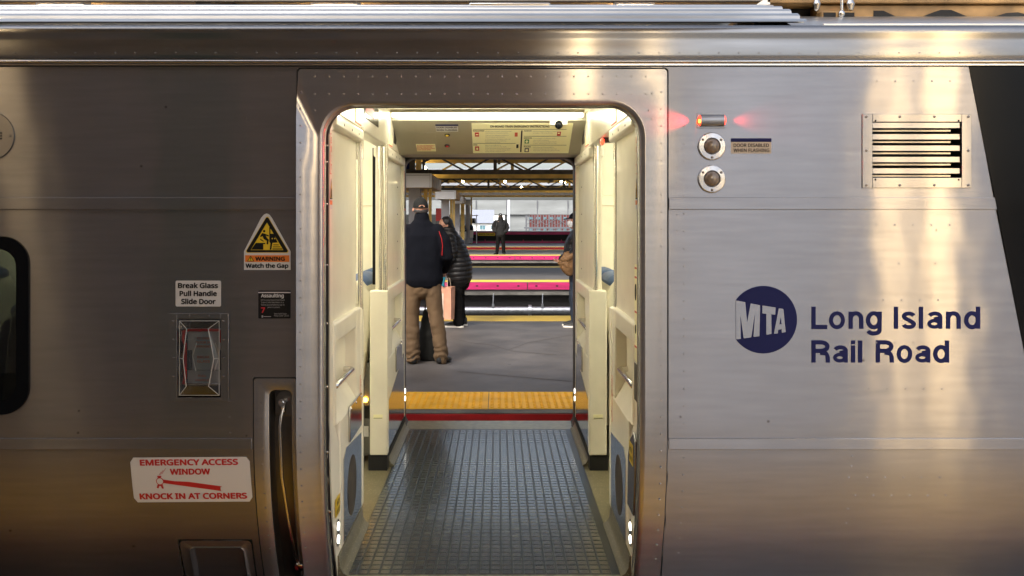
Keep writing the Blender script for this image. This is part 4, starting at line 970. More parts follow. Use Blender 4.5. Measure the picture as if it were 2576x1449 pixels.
# far door seal with rounded corners, outside jambs
def far_ring(d, y, r): return [(x, y, z) for x, z in rrect(XL - .012 + d, XR + .0 - d, -.025, 2.090 - d, r, 8)]
mb = MB(); mb.loft([[(x, YF - .01, z) for x, z in rrect(XL - .06, XR + .06, -.03, 2.14, .004, 8)], far_ring(-.004, YF - .012, .10), far_ring(.004, YF + .0, .085), far_ring(.004, YF + .05, .085), [(x, YF + .05, z) for x, z in rrect(XL - .06, XR + .06, -.03, 2.14, .004, 8)]], cap=False)
mb.build('door_seal', 'rubber', train, ang=40)
mb = MB(); mb.loft([far_ring(.002, YF + .052, .08), far_ring(.0, YF + .20, .08)], cap=False); mb.build('far_door_frame', 'rubber', train)
# seats seen through the aisle gaps and the window
def seat(x0, s, y0, y1, nm='passenger_seat'):
    """back of the shell at x0, sitter looks towards s"""
    t = empty(nm, parent=train)
    sh = MB(); pr = [(0, 1.14), (.05, 1.22), (.10, 1.20), (.13, .95), (.17, .52), (.55, .48), (.56, .43), (.10, .42), (.04, .55), (-.01, .9), (-.02, 1.1)]
    sh.prism([(x0 + s * a, b) for a, b in pr], lambda a, b, u: (a, u, b), y0, y1); sh.build('seat_shell', 'seat_shell', t, bevel=.02, seg=3)
    cu = MB(); cu.prism([(x0 + s * a, b) for a, b in ((.11, 1.18), (.16, 1.16), (.19, .95), (.22, .58), (.57, .54), (.57, .485), (.175, .525), (.135, .95))], lambda a, b, u: (a, u, b), y0 + .03, y1 - .03); cu.build('seat_cushion', 'seat_blue', t, bevel=.02, seg=2)
    for k in range(2):
        ya = y0 + .05 + (y1 - y0) / 2 * k; yb2 = ya + (y1 - y0) / 2 - .10
        hr = MB(); hr.limb([(x0 + s * .075, ya + .05, 1.20), (x0 + s * .075, yb2 - .02, 1.20)], [(.075, .05)] * 2, 14); hr.build('headrest', 'seat_blue', t)
    lg = MB(); lg.box(x0 + s * .2, x0 + s * .26, y0 + .2, y0 + .26, 0, .43); lg.box(x0 + s * .15, x0 + s * .5, y0 + .02, y1 - .02, .3, .42); lg.build('seat_base', 'dark_void', t)
    return t
st0 = seat(XL - .13, -1, 1.98, 3.0); 
def seat_at(x0, s, dy=0):
    c = copy_tree(st0, train); 
    c.location = ((x0 - (XL - .13) * (1 if s < 0 else -1)), dy, 0) if False else (x0 - (XL - .13), dy, 0)
    return c
st1 = seat(XR + .13, 1, 1.98, 3.0)
for x in (-2.05, -2.9, -3.75): seat_at(x, -1); seat_at(x, -1, -1.83)
seat_at(XL - .13, -1, -1.83)
for x in (1.6, 2.45):
    c = copy_tree(st1, train); c.location = (x - XR - .13, 0, 0); c = copy_tree(st1, train); c.location = (x - XR - .13, -1.83, 0)
c = copy_tree(st1, train); c.location = (0, -1.83, 0)
# equipment box with an amber lamp under the seat, dark space round it
mb = MB(); mb.box(XL - .30, XL - .10, 2.06, 2.30, .04, .66); ebx = mb.build('equipment_box', 'plate_steel', train, bevel=.004)
mb = MB(); mb.box(X(917, 2.06), X(936, 2.06), 2.052, 2.061, Z(1052, 2.06), Z(1018, 2.06)); mb.build('key_switch', 'rubber', ebx, bevel=.004)
mb = MB(); mb.ball((X(919, 2.05), 2.05, Z(1006, 2.05)), .017, .008, .017); mb.build('amber_lamp', 'amber_led', ebx)
mb = MB(); mb.box(X(916, 2.06), X(927, 2.06), 2.055, 2.061, Z(1098, 2.06), Z(1072, 2.06)); mb.build('key_label', 'sign_white', ebx)
# advertising panels
y_ = 1.985
mb = MB(); mb.box(X(937, y_), X(974, y_), y_, y_ + .008, Z(716, y_), Z(372, y_)); ad = mb.build('poster_frame', 'black_ink', train, smooth=False); tag(ad, 'tall purple advertising panel beside the pole')
mb = MB(); mb.box(X(944, y_), X(957, y_), y_ - .0015, y_ + .001, Z(714, y_), Z(376, y_)); mb.build('poster', 'ad_purple', ad, smooth=False)
mb = MB(); mb.box(X(957, y_), X(973, y_), y_ - .0012, y_ + .001, Z(714, y_), Z(376, y_)); mb.build('poster', 'ad_mauve', ad, smooth=False)
mb = MB()
for ch, py in (('R', 580), ('T', 610), ('A', 640)): text(mb, ch, lambda a, b, u: (a, y_ - .003 - u, b), X(945.5, y_), X(951.5, y_), Z(py + 14, y_), .05, .02)
for ch, py in (('N', 590), ('W', 628)): text(mb, ch, lambda a, b, u: (a, y_ - .003 - u, b), X(965.5, y_), X(970.5, y_), Z(py + 20, y_), .052, .02)
sheet('lettering', 'yellow_ink', ad, mb)
mb = MB()
for ch, py in (('S', 500), ('E', 525), ('N', 552)): text(mb, ch, lambda a, b, u: (a, y_ - .003 - u, b), X(945.5, y_), X(951, y_), Z(py + 12, y_), .032, .02)
sheet('lettering', 'white_vinyl', ad, mb)
y_ = 1.06; a0, a1 = X(1573, y_), X(1606, y_)
mb = MB(); mb.box(a0, a0 + .4, y_, y_ + .008, Z(770, y_), Z(345, y_)); ad = mb.build('poster_frame', 'ad_sky', train, smooth=False); tag(ad, 'blue poster with white words behind the right pole')
mb = MB(); mb.box(a0, a0 + .4, y_ - .0015, y_ + .001, Z(500, y_), Z(346, y_)); mb.build('poster', 'ad_blue', ad, smooth=False)
mb = MB(); f_ = lambda a, b, u: (a, y_ - .003 - u, b)
for s_, py, w_ in (('A better', 378, .26), ('area', 407, .16), ('for all', 440, .2)): text(mb, s_, f_, a0 + .012, a0 + .012 + w_, Z(py, y_), .05, .02)
for i in range(5): text(mb, 'We are making stations', f_, a0 + .012, a0 + .3, Z(456 + i * 7, y_), .007, .01)
mb.ball((a0 + .05, y_ - .002, Z(590, y_)), .06, .001, .05); mb.ball((a0 + .1, y_ - .002, Z(605, y_)), .08, .001, .05)
sheet('lettering', 'white_vinyl', ad, mb)
mb = MB(); mb.box(a0 + .01, a0 + .10, y_ - .0025, y_, Z(690, y_), Z(640, y_)); mb.build('poster_block', 'navy', ad, smooth=False)

# ================================================================== THE STATION
PX0, PX1 = -45, 45
g = MB(); g.box(-220, 220, -120, 260, -1.6, -1.25); tag(g.build('ground', 'ballast', None, smooth=False), kind='structure')
PZ = .018
def platform(y0, y1, near_mat, far_mat, board0=None, board1=None, surf='concrete', strip0=True, strip1=True, x0=PX0, x1=PX1):
    p = MB(); p.box(x0, x1, y0 + .02, y1 - .02, -.28, PZ); p.box(x0, x1, y0 + .9, y1 - .9, -1.3, -.28)
    o = tag(p.build('platform', surf, None, smooth=False), kind='structure')
    for on_, a, b, m_ in ((strip0, y0 + .13, y0 + .76, near_mat), (strip1, y1 - .76, y1 - .06, far_mat)):
        if on_:
            t = MB(); t.box(x0, x1, a, b, PZ, PZ + .006); t.build('tactile_strip', m_, o, smooth=False)
    for bm, yy, s in ((board0, y0, -1), (board1, y1, 1)):
        if bm:
            k = 0; x = x0
            while x < x1:
                t = MB(); ln_ = 3.05 if yy > 5 else 12
                t.box(x + .012, min(x + ln_, x1) - .012, yy - .03 if s < 0 else yy - .02, yy + .02 if s < 0 else yy + .03, PZ - (.18 if yy > 12 else .21), PZ - .004)
                t.build('edge_board', bm, o, smooth=False); x += ln_
                if yy > 30 or abs(x) > 14: pass
    return o
p_near = platform(-7.3, -.13, 'tactile', 'tactile', 'edge_red', 'edge_red', surf='concrete_light')
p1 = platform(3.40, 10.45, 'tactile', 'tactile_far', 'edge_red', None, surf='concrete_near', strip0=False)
# near tactile paving with its domes, in two slabs with a joint
for xa, xb in ((-1.75, X(1227.3, 3.6)), (X(1229, 3.6), 1.6)):
    t = MB(); t.box(xa, xb, 3.535, 4.225, PZ, PZ + .008)
    n_x = int((xb - xa) / .0605); 
    for i in range(n_x):
        for j in range(11):
            c = Vector((xa + .03 + i * .0605, 3.57 + j * .0605, PZ + .008))
            t.loft([[c + Vector((r_ * math.cos(2 * math.pi * q / 8), r_ * math.sin(2 * math.pi * q / 8), z)) for q in range(8)] for r_, z in ((.016, 0), (.014, .006), (.009, .009))])
    t.build('tactile_paving', 'tactile', p1, ang=30)
for xa, xb in ((PX0, -1.75), (1.6, PX1)):
    t = MB(); t.box(xa, xb, 3.535, 4.225, PZ, PZ + .008); t.build('tactile_strip', 'tactile', p1, smooth=False)
t = MB(); t.box(PX0, PX1, 3.385, 3.53, PZ, PZ + .004); t.build('edge_kerb', 'concrete_dirty', p1, smooth=False)
t = MB()       # sealed cracks in the paving
for pts in ([(1140, 852), (1180, 862), (1235, 868), (1290, 884), (1400, 893)], [(1280, 880), (1330, 862), (1400, 850), (1444, 842)], [(1150, 935), (1300, 948), (1440, 960)]):
    w3 = []
    for px, py in pts:
        d = (ZC - PZ) * FPX / (py - CY); w3.append((( px - CX) * d / FPX, d - D))
    for (xa, ya), (xb, yb2) in zip(w3[:-1], w3[1:]): t.add([(xa, ya - .012, PZ + .003), (xb, yb2 - .012, PZ + .003), (xb, yb2 + .010, PZ + .003), (xa, ya + .010, PZ + .003)], [(0, 1, 2, 3)])
t.build('sealed_crack', 'steel_brown', p1, smooth=False)
p2 = platform(17.8, 24.95, 'tactile_far', 'tactile_far', 'edge_pink', 'edge_pink')
p3 = platform(33.2, 40.4, 'tactile_far', 'tactile_far', 'edge_pink', 'edge_pink')
p4 = platform(44.0, 52.0, 'tactile_far', 'tactile_far', 'edge_red', 'edge_pink', strip1=False)
# slotted bolts of the pink boards
for yy, zz, po in ((17.8, PZ - .09, p2), (33.2, PZ - .09, p3)):
    t = MB(); x = PX0
    while x < PX1:
        if abs(x) < 9:
            for i in range(6):
                cx_ = x + .22 + i * .52; t.prism([(cx_ + .035 * math.cos(R(a)), zz + .018 * math.sin(R(a))) for a in range(0, 360, 30)], wallfn, yy - .036, yy - .029)
        x += 3.05
    t.build('board_bolt', 'dark_void', po, smooth=False)
for yy, po in ((17.78, p2), (33.18, p3)):
    t = MB(); t.box(PX0, PX1, yy - .01, yy + .02, -.30, -.23); t.build('concrete_lip', 'concrete_dirty', po, smooth=False)
# raised far platform wall with pink coping
yb = 52.2
t = MB(); t.box(PX0, PX1, yb, yb + 7, -1.2, .74); o5 = tag(t.build('platform', 'concrete', None, smooth=False), kind='structure')
t = MB(); t.box(PX0, PX1, yb - .04, yb - .004, .18, .58); t.build('barrier_sheet', 'black_ink', o5, smooth=False)
t = MB(); t.box(PX0, PX1, yb - .09, yb - .002, .58, .76); t.build('edge_board', 'edge_pink', o5, smooth=False)
t = MB(); t.box(PX0, PX1, yb - .06, yb - .002, PZ, .12)
for i in range(-20, 21): t.box(i * 1.25 + .4, i * 1.25 + .45, yb - .07, yb - .003, .12, .24)
t.build('edge_board', 'edge_pink', o5, smooth=False)
t = MB(); t.box(PX0, PX1, yb - .1, yb + .4, .765, .79); t.build('tactile_strip', 'concrete_pale', o5, smooth=False)
gs = MB(); gs.box(X(1202, yb), X(1245, yb), yb - .105, yb - .092, Z(593, yb), Z(585.5, yb)); gs = tag(gs.build('gap_sign', 'yellow_ink', None, smooth=False), 'small yellow watch the gap sign fixed on the farthest pink platform edge', 'sign')
t = MB(); text(t, 'WATCH THE GAP', lambda a, b, u: (a, yb - .108 - u, b), X(1204, yb), X(1243, yb), Z(591, yb), .10, .02); sheet('lettering', 'black_ink', gs, t)
# rails in the two gaps
for nm, ys in (('track', (12.2, 13.65, 15.2, 16.6)), ('track', (27.2, 28.7, 30.0, 31.4)), ('track', (.75, 2.2))):
    t = MB()
    for y in ys: t.box(PX0, PX1, y - .035, y + .035, -1.2, -1.06)
    for i in range(-60, 61): t.box(i * .7, i * .7 + .24, ys[0] - .4, ys[-1] + .4, -1.25, -1.2)
    tag(t.build(nm, 'steel_brown', None, smooth=False), kind='structure')
# pipe hung under the second platform's edge
py_ = 17.55; pz = -.66
pp = tag(empty('drain_pipe', (0, py_, pz)), 'galvanised pipe running below the pink platform edge across the track', 'pipe')
t = MB(); t.cyl((PX0, 0, 0), (PX1, 0, 0), .092, n=20); t.build('pipe', 'galvanised', pp)
t = MB(); x = X(1333, py_); t.cyl((x - .04, 0, 0), (x + .04, 0, 0), .135, n=20); t.build('pipe_coupling', 'galvanised', pp)
for px in (1185, 1376.5):
    x = X(px - 0 if px < 1200 else px, py_) ; x = X(1240.5, py_) if px == 1185 else X(1364, py_)
    t = MB(); t.cyl((x - .025, 0, 0), (x + .025, 0, 0), .10, n=16); t.box(x - .03, x + .03, -.1, -.07, .07, .17); t.cyl((x, -.08, .15), (x + .01, -.05, .42), .012, n=8); t.build('pipe_hanger', 'galvanised', pp)

# ---------------------------------------------------------------- canopies
def truss(mb, y, z0, z1, x0, x1, per, ph, chord=.11, dg=.085, vert=True):
    mb.box(x0, x1, y - .06, y + .06, z0, z0 + chord); mb.box(x0, x1, y - .06, y + .06, z1 - chord, z1)
    n = int((x1 - x0) / per) + 2
    for i in range(n):
        xa = x0 + ph + i * per
        for a, b in ((xa, xa + per / 2), (xa + per, xa + per / 2)):
            if x0 < min(a, b) and max(a, b) < x1: mb.bar((a, y, z0 + chord * .6), (b, y, z1 - chord * .6), .05, dg, up=(0, 1, 0))
        if vert and i % 2 == 0 and x0 < xa + per * .55 < x1: mb.box(xa + per * .5 - .05, xa + per * .5 + .05, y - .03, y + .03, z0 + chord, z1 - chord)
def canopy(y0, y1, zr, yf, yr, zc, label, cols=True, x0=-40, x1=40, per=1.75, ph=.4):
    c = tag(empty('platform_canopy', (0, (y0 + y1) / 2, PZ)), label, 'canopy', 'canopies over the platforms')
    o = -(y0 + y1) / 2; oz = -PZ
    def B(): return MB()
    def fin(mb, nm, m_, **k):
        mb.v = [(a, b + o, z + oz) for a, b, z in mb.v]; return mb.build(nm, m_, c, **k)
    t = B(); t.box(x0, x1, y0, y1, zr, zr + .16); fin(t, 'roof', 'soffit_far', smooth=False)
    t = B(); t.box(x0, x1, y0 - .05, y0 - .002, zr - .12, zr + .18); fin(t, 'fascia', 'fascia', smooth=False)
    t = B(); t.box(x0, x1, y1 + .002, y1 + .05, zr - .02, zr + .18); fin(t, 'fascia', 'fascia', smooth=False)
    t = B(); truss(t, yf, zc, zr - .02, x0, x1, per, ph, .13, .10); fin(t, 'front_truss', 'steel_brown', smooth=False)
    t = B(); truss(t, yr, zc, zr - .02, x0, x1, per, ph + .55, .13, .09); fin(t, 'rear_truss', 'steel_yellow', smooth=False)
    x = x0 + 1
    while x < x1: t = B(); t.box(x, x + .09, y0 + .3, y1 - .3, zr - .14, zr - .003); fin(t, 'purlin', 'steel_brown', smooth=False); x += 2.6
    return c, fin
canA, finA = canopy(17.4, 25.3, 3.58, 21.5, 24.1, 2.93, 'canopy with dark and yellow steel trusses over the second platform', ph=.55)
canB, finB = canopy(32.8, 41.0, 3.58, 35.9, 39.4, 2.93, 'canopy with yellow trusses over the platform where the lone man stands', ph=.2)
canC, finC = canopy(43.7, 51.4, 3.58, 43.9 + .3, 48.4, 2.93, 'farthest canopy with low dark trusses before the concrete viaduct', ph=.9)
def column(fin, px0, px1, y, sign, girder_to, posts, lb, zt=2.53):
    x0, x1 = X(px0, y), X(px1, y)
    t = MB(); t.box(x0, x1, y, y + .42, PZ, zt + .3); fin(t, 'column', 'column_paint', smooth=False)
    for px, wpx in posts: t = MB(); xx = X(px, y + .6); t.box(xx, xx + wpx, y + .6, y + .7, PZ, zt + .5); fin(t, 'downpipe', 'steel_yellow', smooth=False)
    sx0, sx1, pz0, pz1 = sign
    t = MB(); t.box(X(sx0, y - 1), X(sx1, y - 1), y - .95, girder_to, Z(pz1, y - 1) + .02, Z(pz0, y - 1) - .01); fin(t, 'cross_girder', 'rust_girder', bevel=.01)
    s = MB(); s.box(X(sx0, y - 1), X(sx1, y - 1), y - 1.1, y - .955, Z(pz1, y - 1), Z(pz0, y - 1)); sb = tag(s.build('sign_box', 'white_paint', None, bevel=.01), lb, 'sign box', 'blank sign boxes on the platform columns')
    s = MB(); s.box(X(sx1 - (4 if y < 30 else 2.4), y - 1), X(sx1 - (3.3 if y < 30 else 1.9), y - 1), y - 1.104, y - 1.098, Z(pz1, y - 1), Z(pz0, y - 1)); s.box(X(sx0, y - 1), X(sx1 - 4, y - 1), y - 1.104, y - 1.098, Z(pz0 + (pz1 - pz0) * .14, y - 1), Z(pz0 + (pz1 - pz0) * .11, y - 1)); s.build('panel_joint', 'grey_paint', sb, smooth=False)
column(finA, 1028, 1057, 21.5, (990, 1086, 436.5, 472), 24.6, ((1066, .11), (1078, .09)), 'large blank white sign box on the column behind the man in the cap')
column(finB, 1110, 1129, 36.2, (1095, 1147, 479, 501), 39.6, ((1132, .12), (1139, .10)), 'middle blank white sign box, above the red board')
column(finC, 1143, 1156, 46.5, (1140, 1166, 495, 512), 50.0, ((1159, .12), (1164, .1)), 'small blank grey white sign box next to the middle one')
column(finC, 1171, 1182, 50.4, (1170, 1184, 503, 515.5), 52.2, ((1184, .09),), 'smallest and farthest blank white sign box')
# hanging cable drop and loudspeaker between the first truss and the door corner
t = MB(); yy = 20.6
t.box(X(1030, yy), X(1043, yy), yy, yy + .2, Z(428, yy), 3.5); t.box(X(1062, yy), X(1068, yy), yy + .1, yy + .2, Z(428, yy), 3.5); t.box(X(990, yy), X(1075, yy), yy + .25, yy + .4, Z(436, yy), Z(424, yy)); finA(t, 'hanger', 'steel_brown', bevel=.01)
t = MB(); t.box(X(1046, yy), X(1059, yy), yy + .05, yy + .15, Z(427, yy), 3.5); finA(t, 'hanger', 'steel_yellow')
t = MB(); t.box(X(1010, yy), X(1028, yy), yy + .3, yy + .7, Z(425, yy), 3.5); finA(t, 'duct', 'navy')
for px, py, y, lb in ((1164, 457, 37, 'small lit lamp under the canopy just right of the middle sign box'), (1271, 457, 37, 'small lit lamp under the canopy straight above the lone man'), (1412, 456, 37, 'left lamp of the close pair by the right door edge'),
                      (1068, 422, 23.6, 'lit lamp right above the large white sign box'), (1105, 487, 47, 'small lamp behind the middle white sign box'), (1420, 460, 38, 'right lamp of the close pair by the right door edge'), (1312, 471, 46, 'lowest small lamp, right of the lone man below the truss')):
    la = MB(); la.ball((0, 0, 0), .08, .08, .07, 12); la.cyl((0, 0, .06), (0, 0, .62), .012, n=6)
    b = tag(empty('pendant_lamp', (X(px, y), y, Z(py, y))), lb, 'lamp', 'small lit lamps under the far canopies')
    la = MB(); la.ball((0, 0, 0), .06, .06, .05, 12); la.build('bulb', 'lamp_small', b); la = MB(); la.cyl((0, 0, .06), (0, 0, 3.575 - Z(py, y)), .012, n=6); la.build('stem', 'steel_brown', b)

# canopy above the platform beyond the train: its ribbed warm soffit shows over the car roof
def warm_canopy(nm, y0, y1, zs, x0, x1, label, beams):
    c = tag(empty(nm, (0, (y0 + y1) / 2, PZ)), label, 'canopy', 'canopies over the platforms'); o = -(y0 + y1) / 2
    t = MB(); n = int((y1 - y0) / .16); rg = []
    prof_ = []
    for i in range(n):
        ya = y0 + i * .16; prof_ += [(ya, zs), (ya + .10, zs), (ya + .11, zs + .03), (ya + .15, zs + .03)]
    prof_ += [(y1, zs), (y1, zs + .2), (y0, zs + .2)]
    t.prism(prof_, lambda a, b, u: (u, a + o, b - PZ), x0, x1); t.build('soffit', 'soffit', c, smooth=False)
    for xb in beams: t = MB(); t.box(xb, xb + .16, y0 + o, y1 + o, zs - .26 - PZ, zs - .004 - PZ); t.build('beam', 'steel_brown', c, smooth=False)
    t = MB(); t.box(x0, x1, y0 + o - .06, y0 + o - .003, zs - .22 - PZ, zs + .24 - PZ); t.build('fascia', 'steel_brown', c, smooth=False); t = MB(); t.box(x0, x1, y1 + o + .003, y1 + o + .06, zs - .22 - PZ, zs + .24 - PZ); t.build('fascia', 'steel_brown', c, smooth=False)
    for xb in beams[::2]: t = MB(); t.box(xb - .05, xb + .21, o + (y0 + y1) / 2 - .15, o + (y0 + y1) / 2 + .15, 0, zs - .262 - PZ); t.build('column', 'column_paint', c, smooth=False)
    return c
can1 = warm_canopy('platform_canopy', 5.7, 12.2, 4.2, -30, 30, 'canopy with warm ribbed soffit seen above the train roof', [-21.5, -14.5, -8.0, -3.3, 4.4, 8.5, 15.5, 22])
can0 = warm_canopy('platform_canopy', -6.7, -.95, 4.2, -34, 1.7, 'added unseen canopy over the platform in front of the train', [-22, -16, -10.4, -5.2])  # second canopy is unseen, added for its dark reflection in the train side
def lamp(x, y, z, ln, label, grp, lm='lamp_ceiling'):
    b = tag(empty('ceiling_lamp', (x, y, z)), label, 'lamp', grp)
    t = MB(); t.box(-ln / 2 - .03, ln / 2 + .03, -.10, .10, .03, .10); t.build('lamp_housing', 'white_paint', b, bevel=.01)
    t = MB(); t.box(-ln / 2, ln / 2, -.08, .08, -.02, .03); t.build('diffuser', lm, b, bevel=.01)
for x, y, ln, wh in ((-5.1, 6.4, .5, 'leftmost of four warm lamps'), (-1.9, 6.4, .5, 'second warm lamp from the left'), (4.7, 6.5, .7, 'rightmost and longest warm lamp'), (1.6, 6.4, .4, 'short warm lamp above the roof hatch')): lamp(x, y, 4.08, ln, wh + ' over the train roof', 'warm lamps beyond the train')
def streak_glow(x, y, hw, label, z0=.5, lm='streak_warm'):  # unseen glowing panels, added to make the warm streaks on the steel
    b = tag(empty('added_glow', (x, y, PZ)), label, 'added glow panel', 'added glow panels on the open part of the platform')
    t = MB(); t.cyl((0, 0, 0), (0, 0, 4.4), .05, .04, 12); t.cyl((0, 0, 0), (0, 0, .12), .10, .10, 16); t.build('post', 'column_paint', b)
    t = MB(); t.box(-hw, hw, .06, .14, z0, 4.3); t.build('glow_face', lm, b, bevel=.01)
    t = MB(); t.box(-hw - .02, hw + .02, .03, .058, z0 - .04, 4.34); t.build('glow_back', 'steel_brown', b)
for x, y, hw, lb in ((4.15, -5.4, .07, 'added slim warm glow panel nearest the train door on the open platform'), (4.70, -5.4, .125, 'added wide warm glow panel on the open platform'), (.84, -5.0, .10, 'added warm glow panel at the end of the brown block'), (1.56, -5.0, .04, 'added thin warm glow panel just past the canopy end')): streak_glow(x, y, hw, lb, *((2.5, 'streak_header') if x < 2 else ()))
for x, wh in ((-4.0, 'nearest to'), (-8.6, 'second from'), (-13.0, 'farthest from')): lamp(x, -2.6, 4.08, .3, 'added unseen warm lamp in front of the train, ' + wh + ' the open door', 'added warm lamps in front of the train', 'lamp_ceiling')  # out of view, added to brighten the left side and what it reflects
# unseen enclosure, added so the left steel reflects something dark and brown
wr_ = tag(empty('added_block', (-9.3, -6.2, PZ)), 'added unseen brown block on the platform in front of the train', 'added block')
t = MB(); t.box(-6.5, 9.9, -1.0, 1.0, 0, 3.9); t.build('wall', 'brown_wall', wr_, smooth=False)
t = MB(); t.box(5.75, 6.6, 1.0, 1.06, 0, 3.0); t.build('door', 'green_paint', wr_)  # added panel that mirrors as a green band in the steel
for a_, b_, c_, d_ in ((4.55, 5.65, .3, 2.2), (7.3, 7.7, .3, 2.8), (-1.5, 1.0, 1.0, 2.4)): t = MB(); t.box(a_, b_, 1.0, 1.04, c_, d_); t.build('window', 'column_paint', wr_)  # grey panels added to break up the reflected brown

# ---------------------------------------------------------------- far background
yg = 116.
gw = tag(empty('viaduct', (0, yg, -1.25)), 'pale concrete elevated guideway crossing behind the station', 'viaduct')
t = MB(); zz0, zz1 = Z(540, yg) + 1.25, Z(503.5, yg) + 1.25; t.box(-90, 90, 0, 6, zz0, zz1)
t.box(-90, 90, -.12, -.002, zz0 + .02, zz0 + .75); t.build('parapet', 'concrete_pale', gw, smooth=False)
for i in range(-8, 9): t = MB(); t.box(i * 4.3 + 1.2, i * 4.3 + 1.32, -.14, -.003, zz0 + .1, zz1 - .02); t.build('panel_joint', 'grey_paint', gw, smooth=False)
t = MB(); pr = [(X(1274, yg), zz0 - .0), (X(1333, yg), zz0), (X(1333, yg), zz0 - .25), (X(1328, yg), Z(600, yg) + 1.25), (X(1312, yg), 0), (X(1300, yg), 0), (X(1284, yg), Z(600, yg) + 1.25), (X(1274, yg), zz0 - .25)]
t.prism(pr, wallfn, .3, 5); t.build('pier', 'concrete_pale', gw, smooth=False)
yp = 90.; t = MB(); t.cyl((X(1280, yp), yp, -1.25), (X(1280, yp), yp, Z(503, yp)), .13, n=12); t.cyl((X(1280, yp), yp, -1.25), (X(1280, yp), yp, -.9), .2, n=12); tag(t.build('light_pole', 'white_paint'), 'plain white pole in front of the concrete pier', 'pole')
hy_ = 104.; hs = tag(empty('house', (X(1230, hy_), hy_, -1.25)), 'white sided house with slate blue roof under the guideway', 'house'); hx = X(1230, hy_)
t = MB(); t.box(X(1184, hy_) - hx, X(1272, hy_) - hx, 0, 8, 0, Z(560, hy_) + 1.25); t.build('wall', 'house_white', hs, smooth=False)
t = MB(); t.prism([(-.4, Z(561, hy_) + 1.25), (3.8, Z(540, hy_) + 1.9), (8.3, Z(561, hy_) + 1.25)], lambda a, b, u: (u, a, b), X(1186, hy_) - hx, X(1243, hy_) - hx); t.build('roof', 'roof_slate', hs, smooth=False)
t = MB(); t.box(X(1243, hy_) - hx, X(1270, hy_) - hx, 0.3, 8, Z(560, hy_) + 1.2, Z(542, hy_) + 1.25); t.build('upper_wall', 'house_white', hs, smooth=False)
for a, b, c_, d_ in ((1207, 1221, 567, 577), (1235, 1242, 568, 576), (1248, 1256, 566, 576)):
    t = MB(); t.box(X(a - .8, hy_) - hx, X(b + .8, hy_) - hx, -.06, -.003, Z(d_ + .8, hy_) + 1.25, Z(c_ - .8, hy_) + 1.25); w_ = t.build('window', 'white_paint', hs, smooth=False)
    t = MB(); t.box(X(a, hy_) - hx, X((a + b) / 2 - .3, hy_) - hx, -.09, -.062, Z(d_, hy_) + 1.25, Z(c_, hy_) + 1.25); t.box(X((a + b) / 2 + .3, hy_) - hx, X(b, hy_) - hx, -.09, -.062, Z(d_, hy_) + 1.25, Z(c_, hy_) + 1.25); t.build('pane', 'window_blue', w_, smooth=False)
by = 128.; bx = X(1390, by); bl = tag(empty('brick_building', (bx, by, -1.25)), 'dark red brick building behind metal fencing on the right', 'building')
t = MB(); t.box(X(1322, by) - bx, X(1500, by) - bx, 0, 12, 0, Z(536, by) + 1.25); t.build('wall', 'brick_red', bl, smooth=False)
for i in range(7):
    for c_, d_ in ((546, 552), (574, 582)):
        a = 1332 + i * 17; t = MB(); t.box(X(a, by) - bx, X(a + 9, by) - bx, -.08, -.003, Z(d_, by) + 1.25, Z(c_, by) + 1.25); t.build('window', 'window_blue', bl, smooth=False)
fy_ = 96.; fx = X(1390, fy_); fe = tag(empty('metal_fence', (fx, fy_, -1.25)), 'grey metal fence with uprights and crossed braces before the brick building', 'fence')
t = MB(); zt_, zb2 = Z(541, fy_) + 1.25, 0
for i in range(17): 
    a = X(1324 + i * 7.2, fy_) - fx; wd = .05 if i % 4 else .10
    t.box(a - wd, a + wd, -.05, .05, 0, zt_)
t.build('upright', 'grey_paint', fe, smooth=False)
t = MB(); t.box(X(1318, fy_) - fx, X(1445, fy_) - fx, -.10, -.06, Z(575, fy_) + 1.25, Z(571, fy_) + 1.25); t.build('rail', 'grey_paint', fe, smooth=False)
t = MB()
for i in range(5):
    a, b = X(1322 + i * 26, fy_) - fx, X(1348 + i * 26, fy_) - fx; z0, z1 = Z(566, fy_) + 1.25, Z(550, fy_) + 1.25
    t.bar((a, -.08, z0), (b, -.08, z1), .05, .09, up=(0, 1, 0)); t.bar((a, -.12, z1), (b, -.12, z0), .05, .09, up=(0, 1, 0))
t.build('brace', 'grey_paint', fe, smooth=False)
# red board, signal box, bins
yy = 37.2; t = MB(); t.box(-.12, .12, 0, .06, 0, 1.0); t = t; rb = tag(empty('red_board', (X(1103.5, yy), yy, PZ)), 'narrow upright red board beside a platform column', 'board')
t = MB(); t.box(-.135, .135, 0, .06, Z(556, yy) - PZ, Z(524, yy) - PZ); t.build('board', 'red_paint', rb, bevel=.01); t = MB(); t.box(-.10, -.06, .0, .05, 0, Z(556, yy) - PZ); t.box(.06, .10, .0, .05, 0, Z(556, yy) - PZ); t.build('leg', 'steel_brown', rb)
yy = 51.2; sg = tag(empty('signal_box', (X(1190, yy), yy, PZ)), 'black equipment box on a thin white pole beyond the bins', 'equipment box')
t = MB(); x = X(1190, yy); t.box(X(1183, yy) - x, X(1197, yy) - x, -.15, .15, Z(561, yy) - PZ, Z(549, yy) - PZ); bxx = t.build('box', 'black_ink', sg, bevel=.02)
t = MB(); t.box(X(1187, yy) - x, X(1189, yy) - x, -.16, -.151, Z(557, yy) - PZ, Z(552, yy) - PZ); t.box(X(1193, yy) - x, X(1195, yy) - x, -.16, -.151, Z(557, yy) - PZ, Z(551, yy) - PZ); t.build('dial', 'white_paint', bxx)
t = MB(); t.box(X(1198, yy) - x, X(1200, yy) - x, -.03, .03, 0, Z(540, yy) - PZ); t.box(X(1184, yy) - x, X(1203, yy) - x, -.04, .04, Z(543, yy) - PZ, Z(541, yy) - PZ); t.build('pole', 'white_paint', sg)
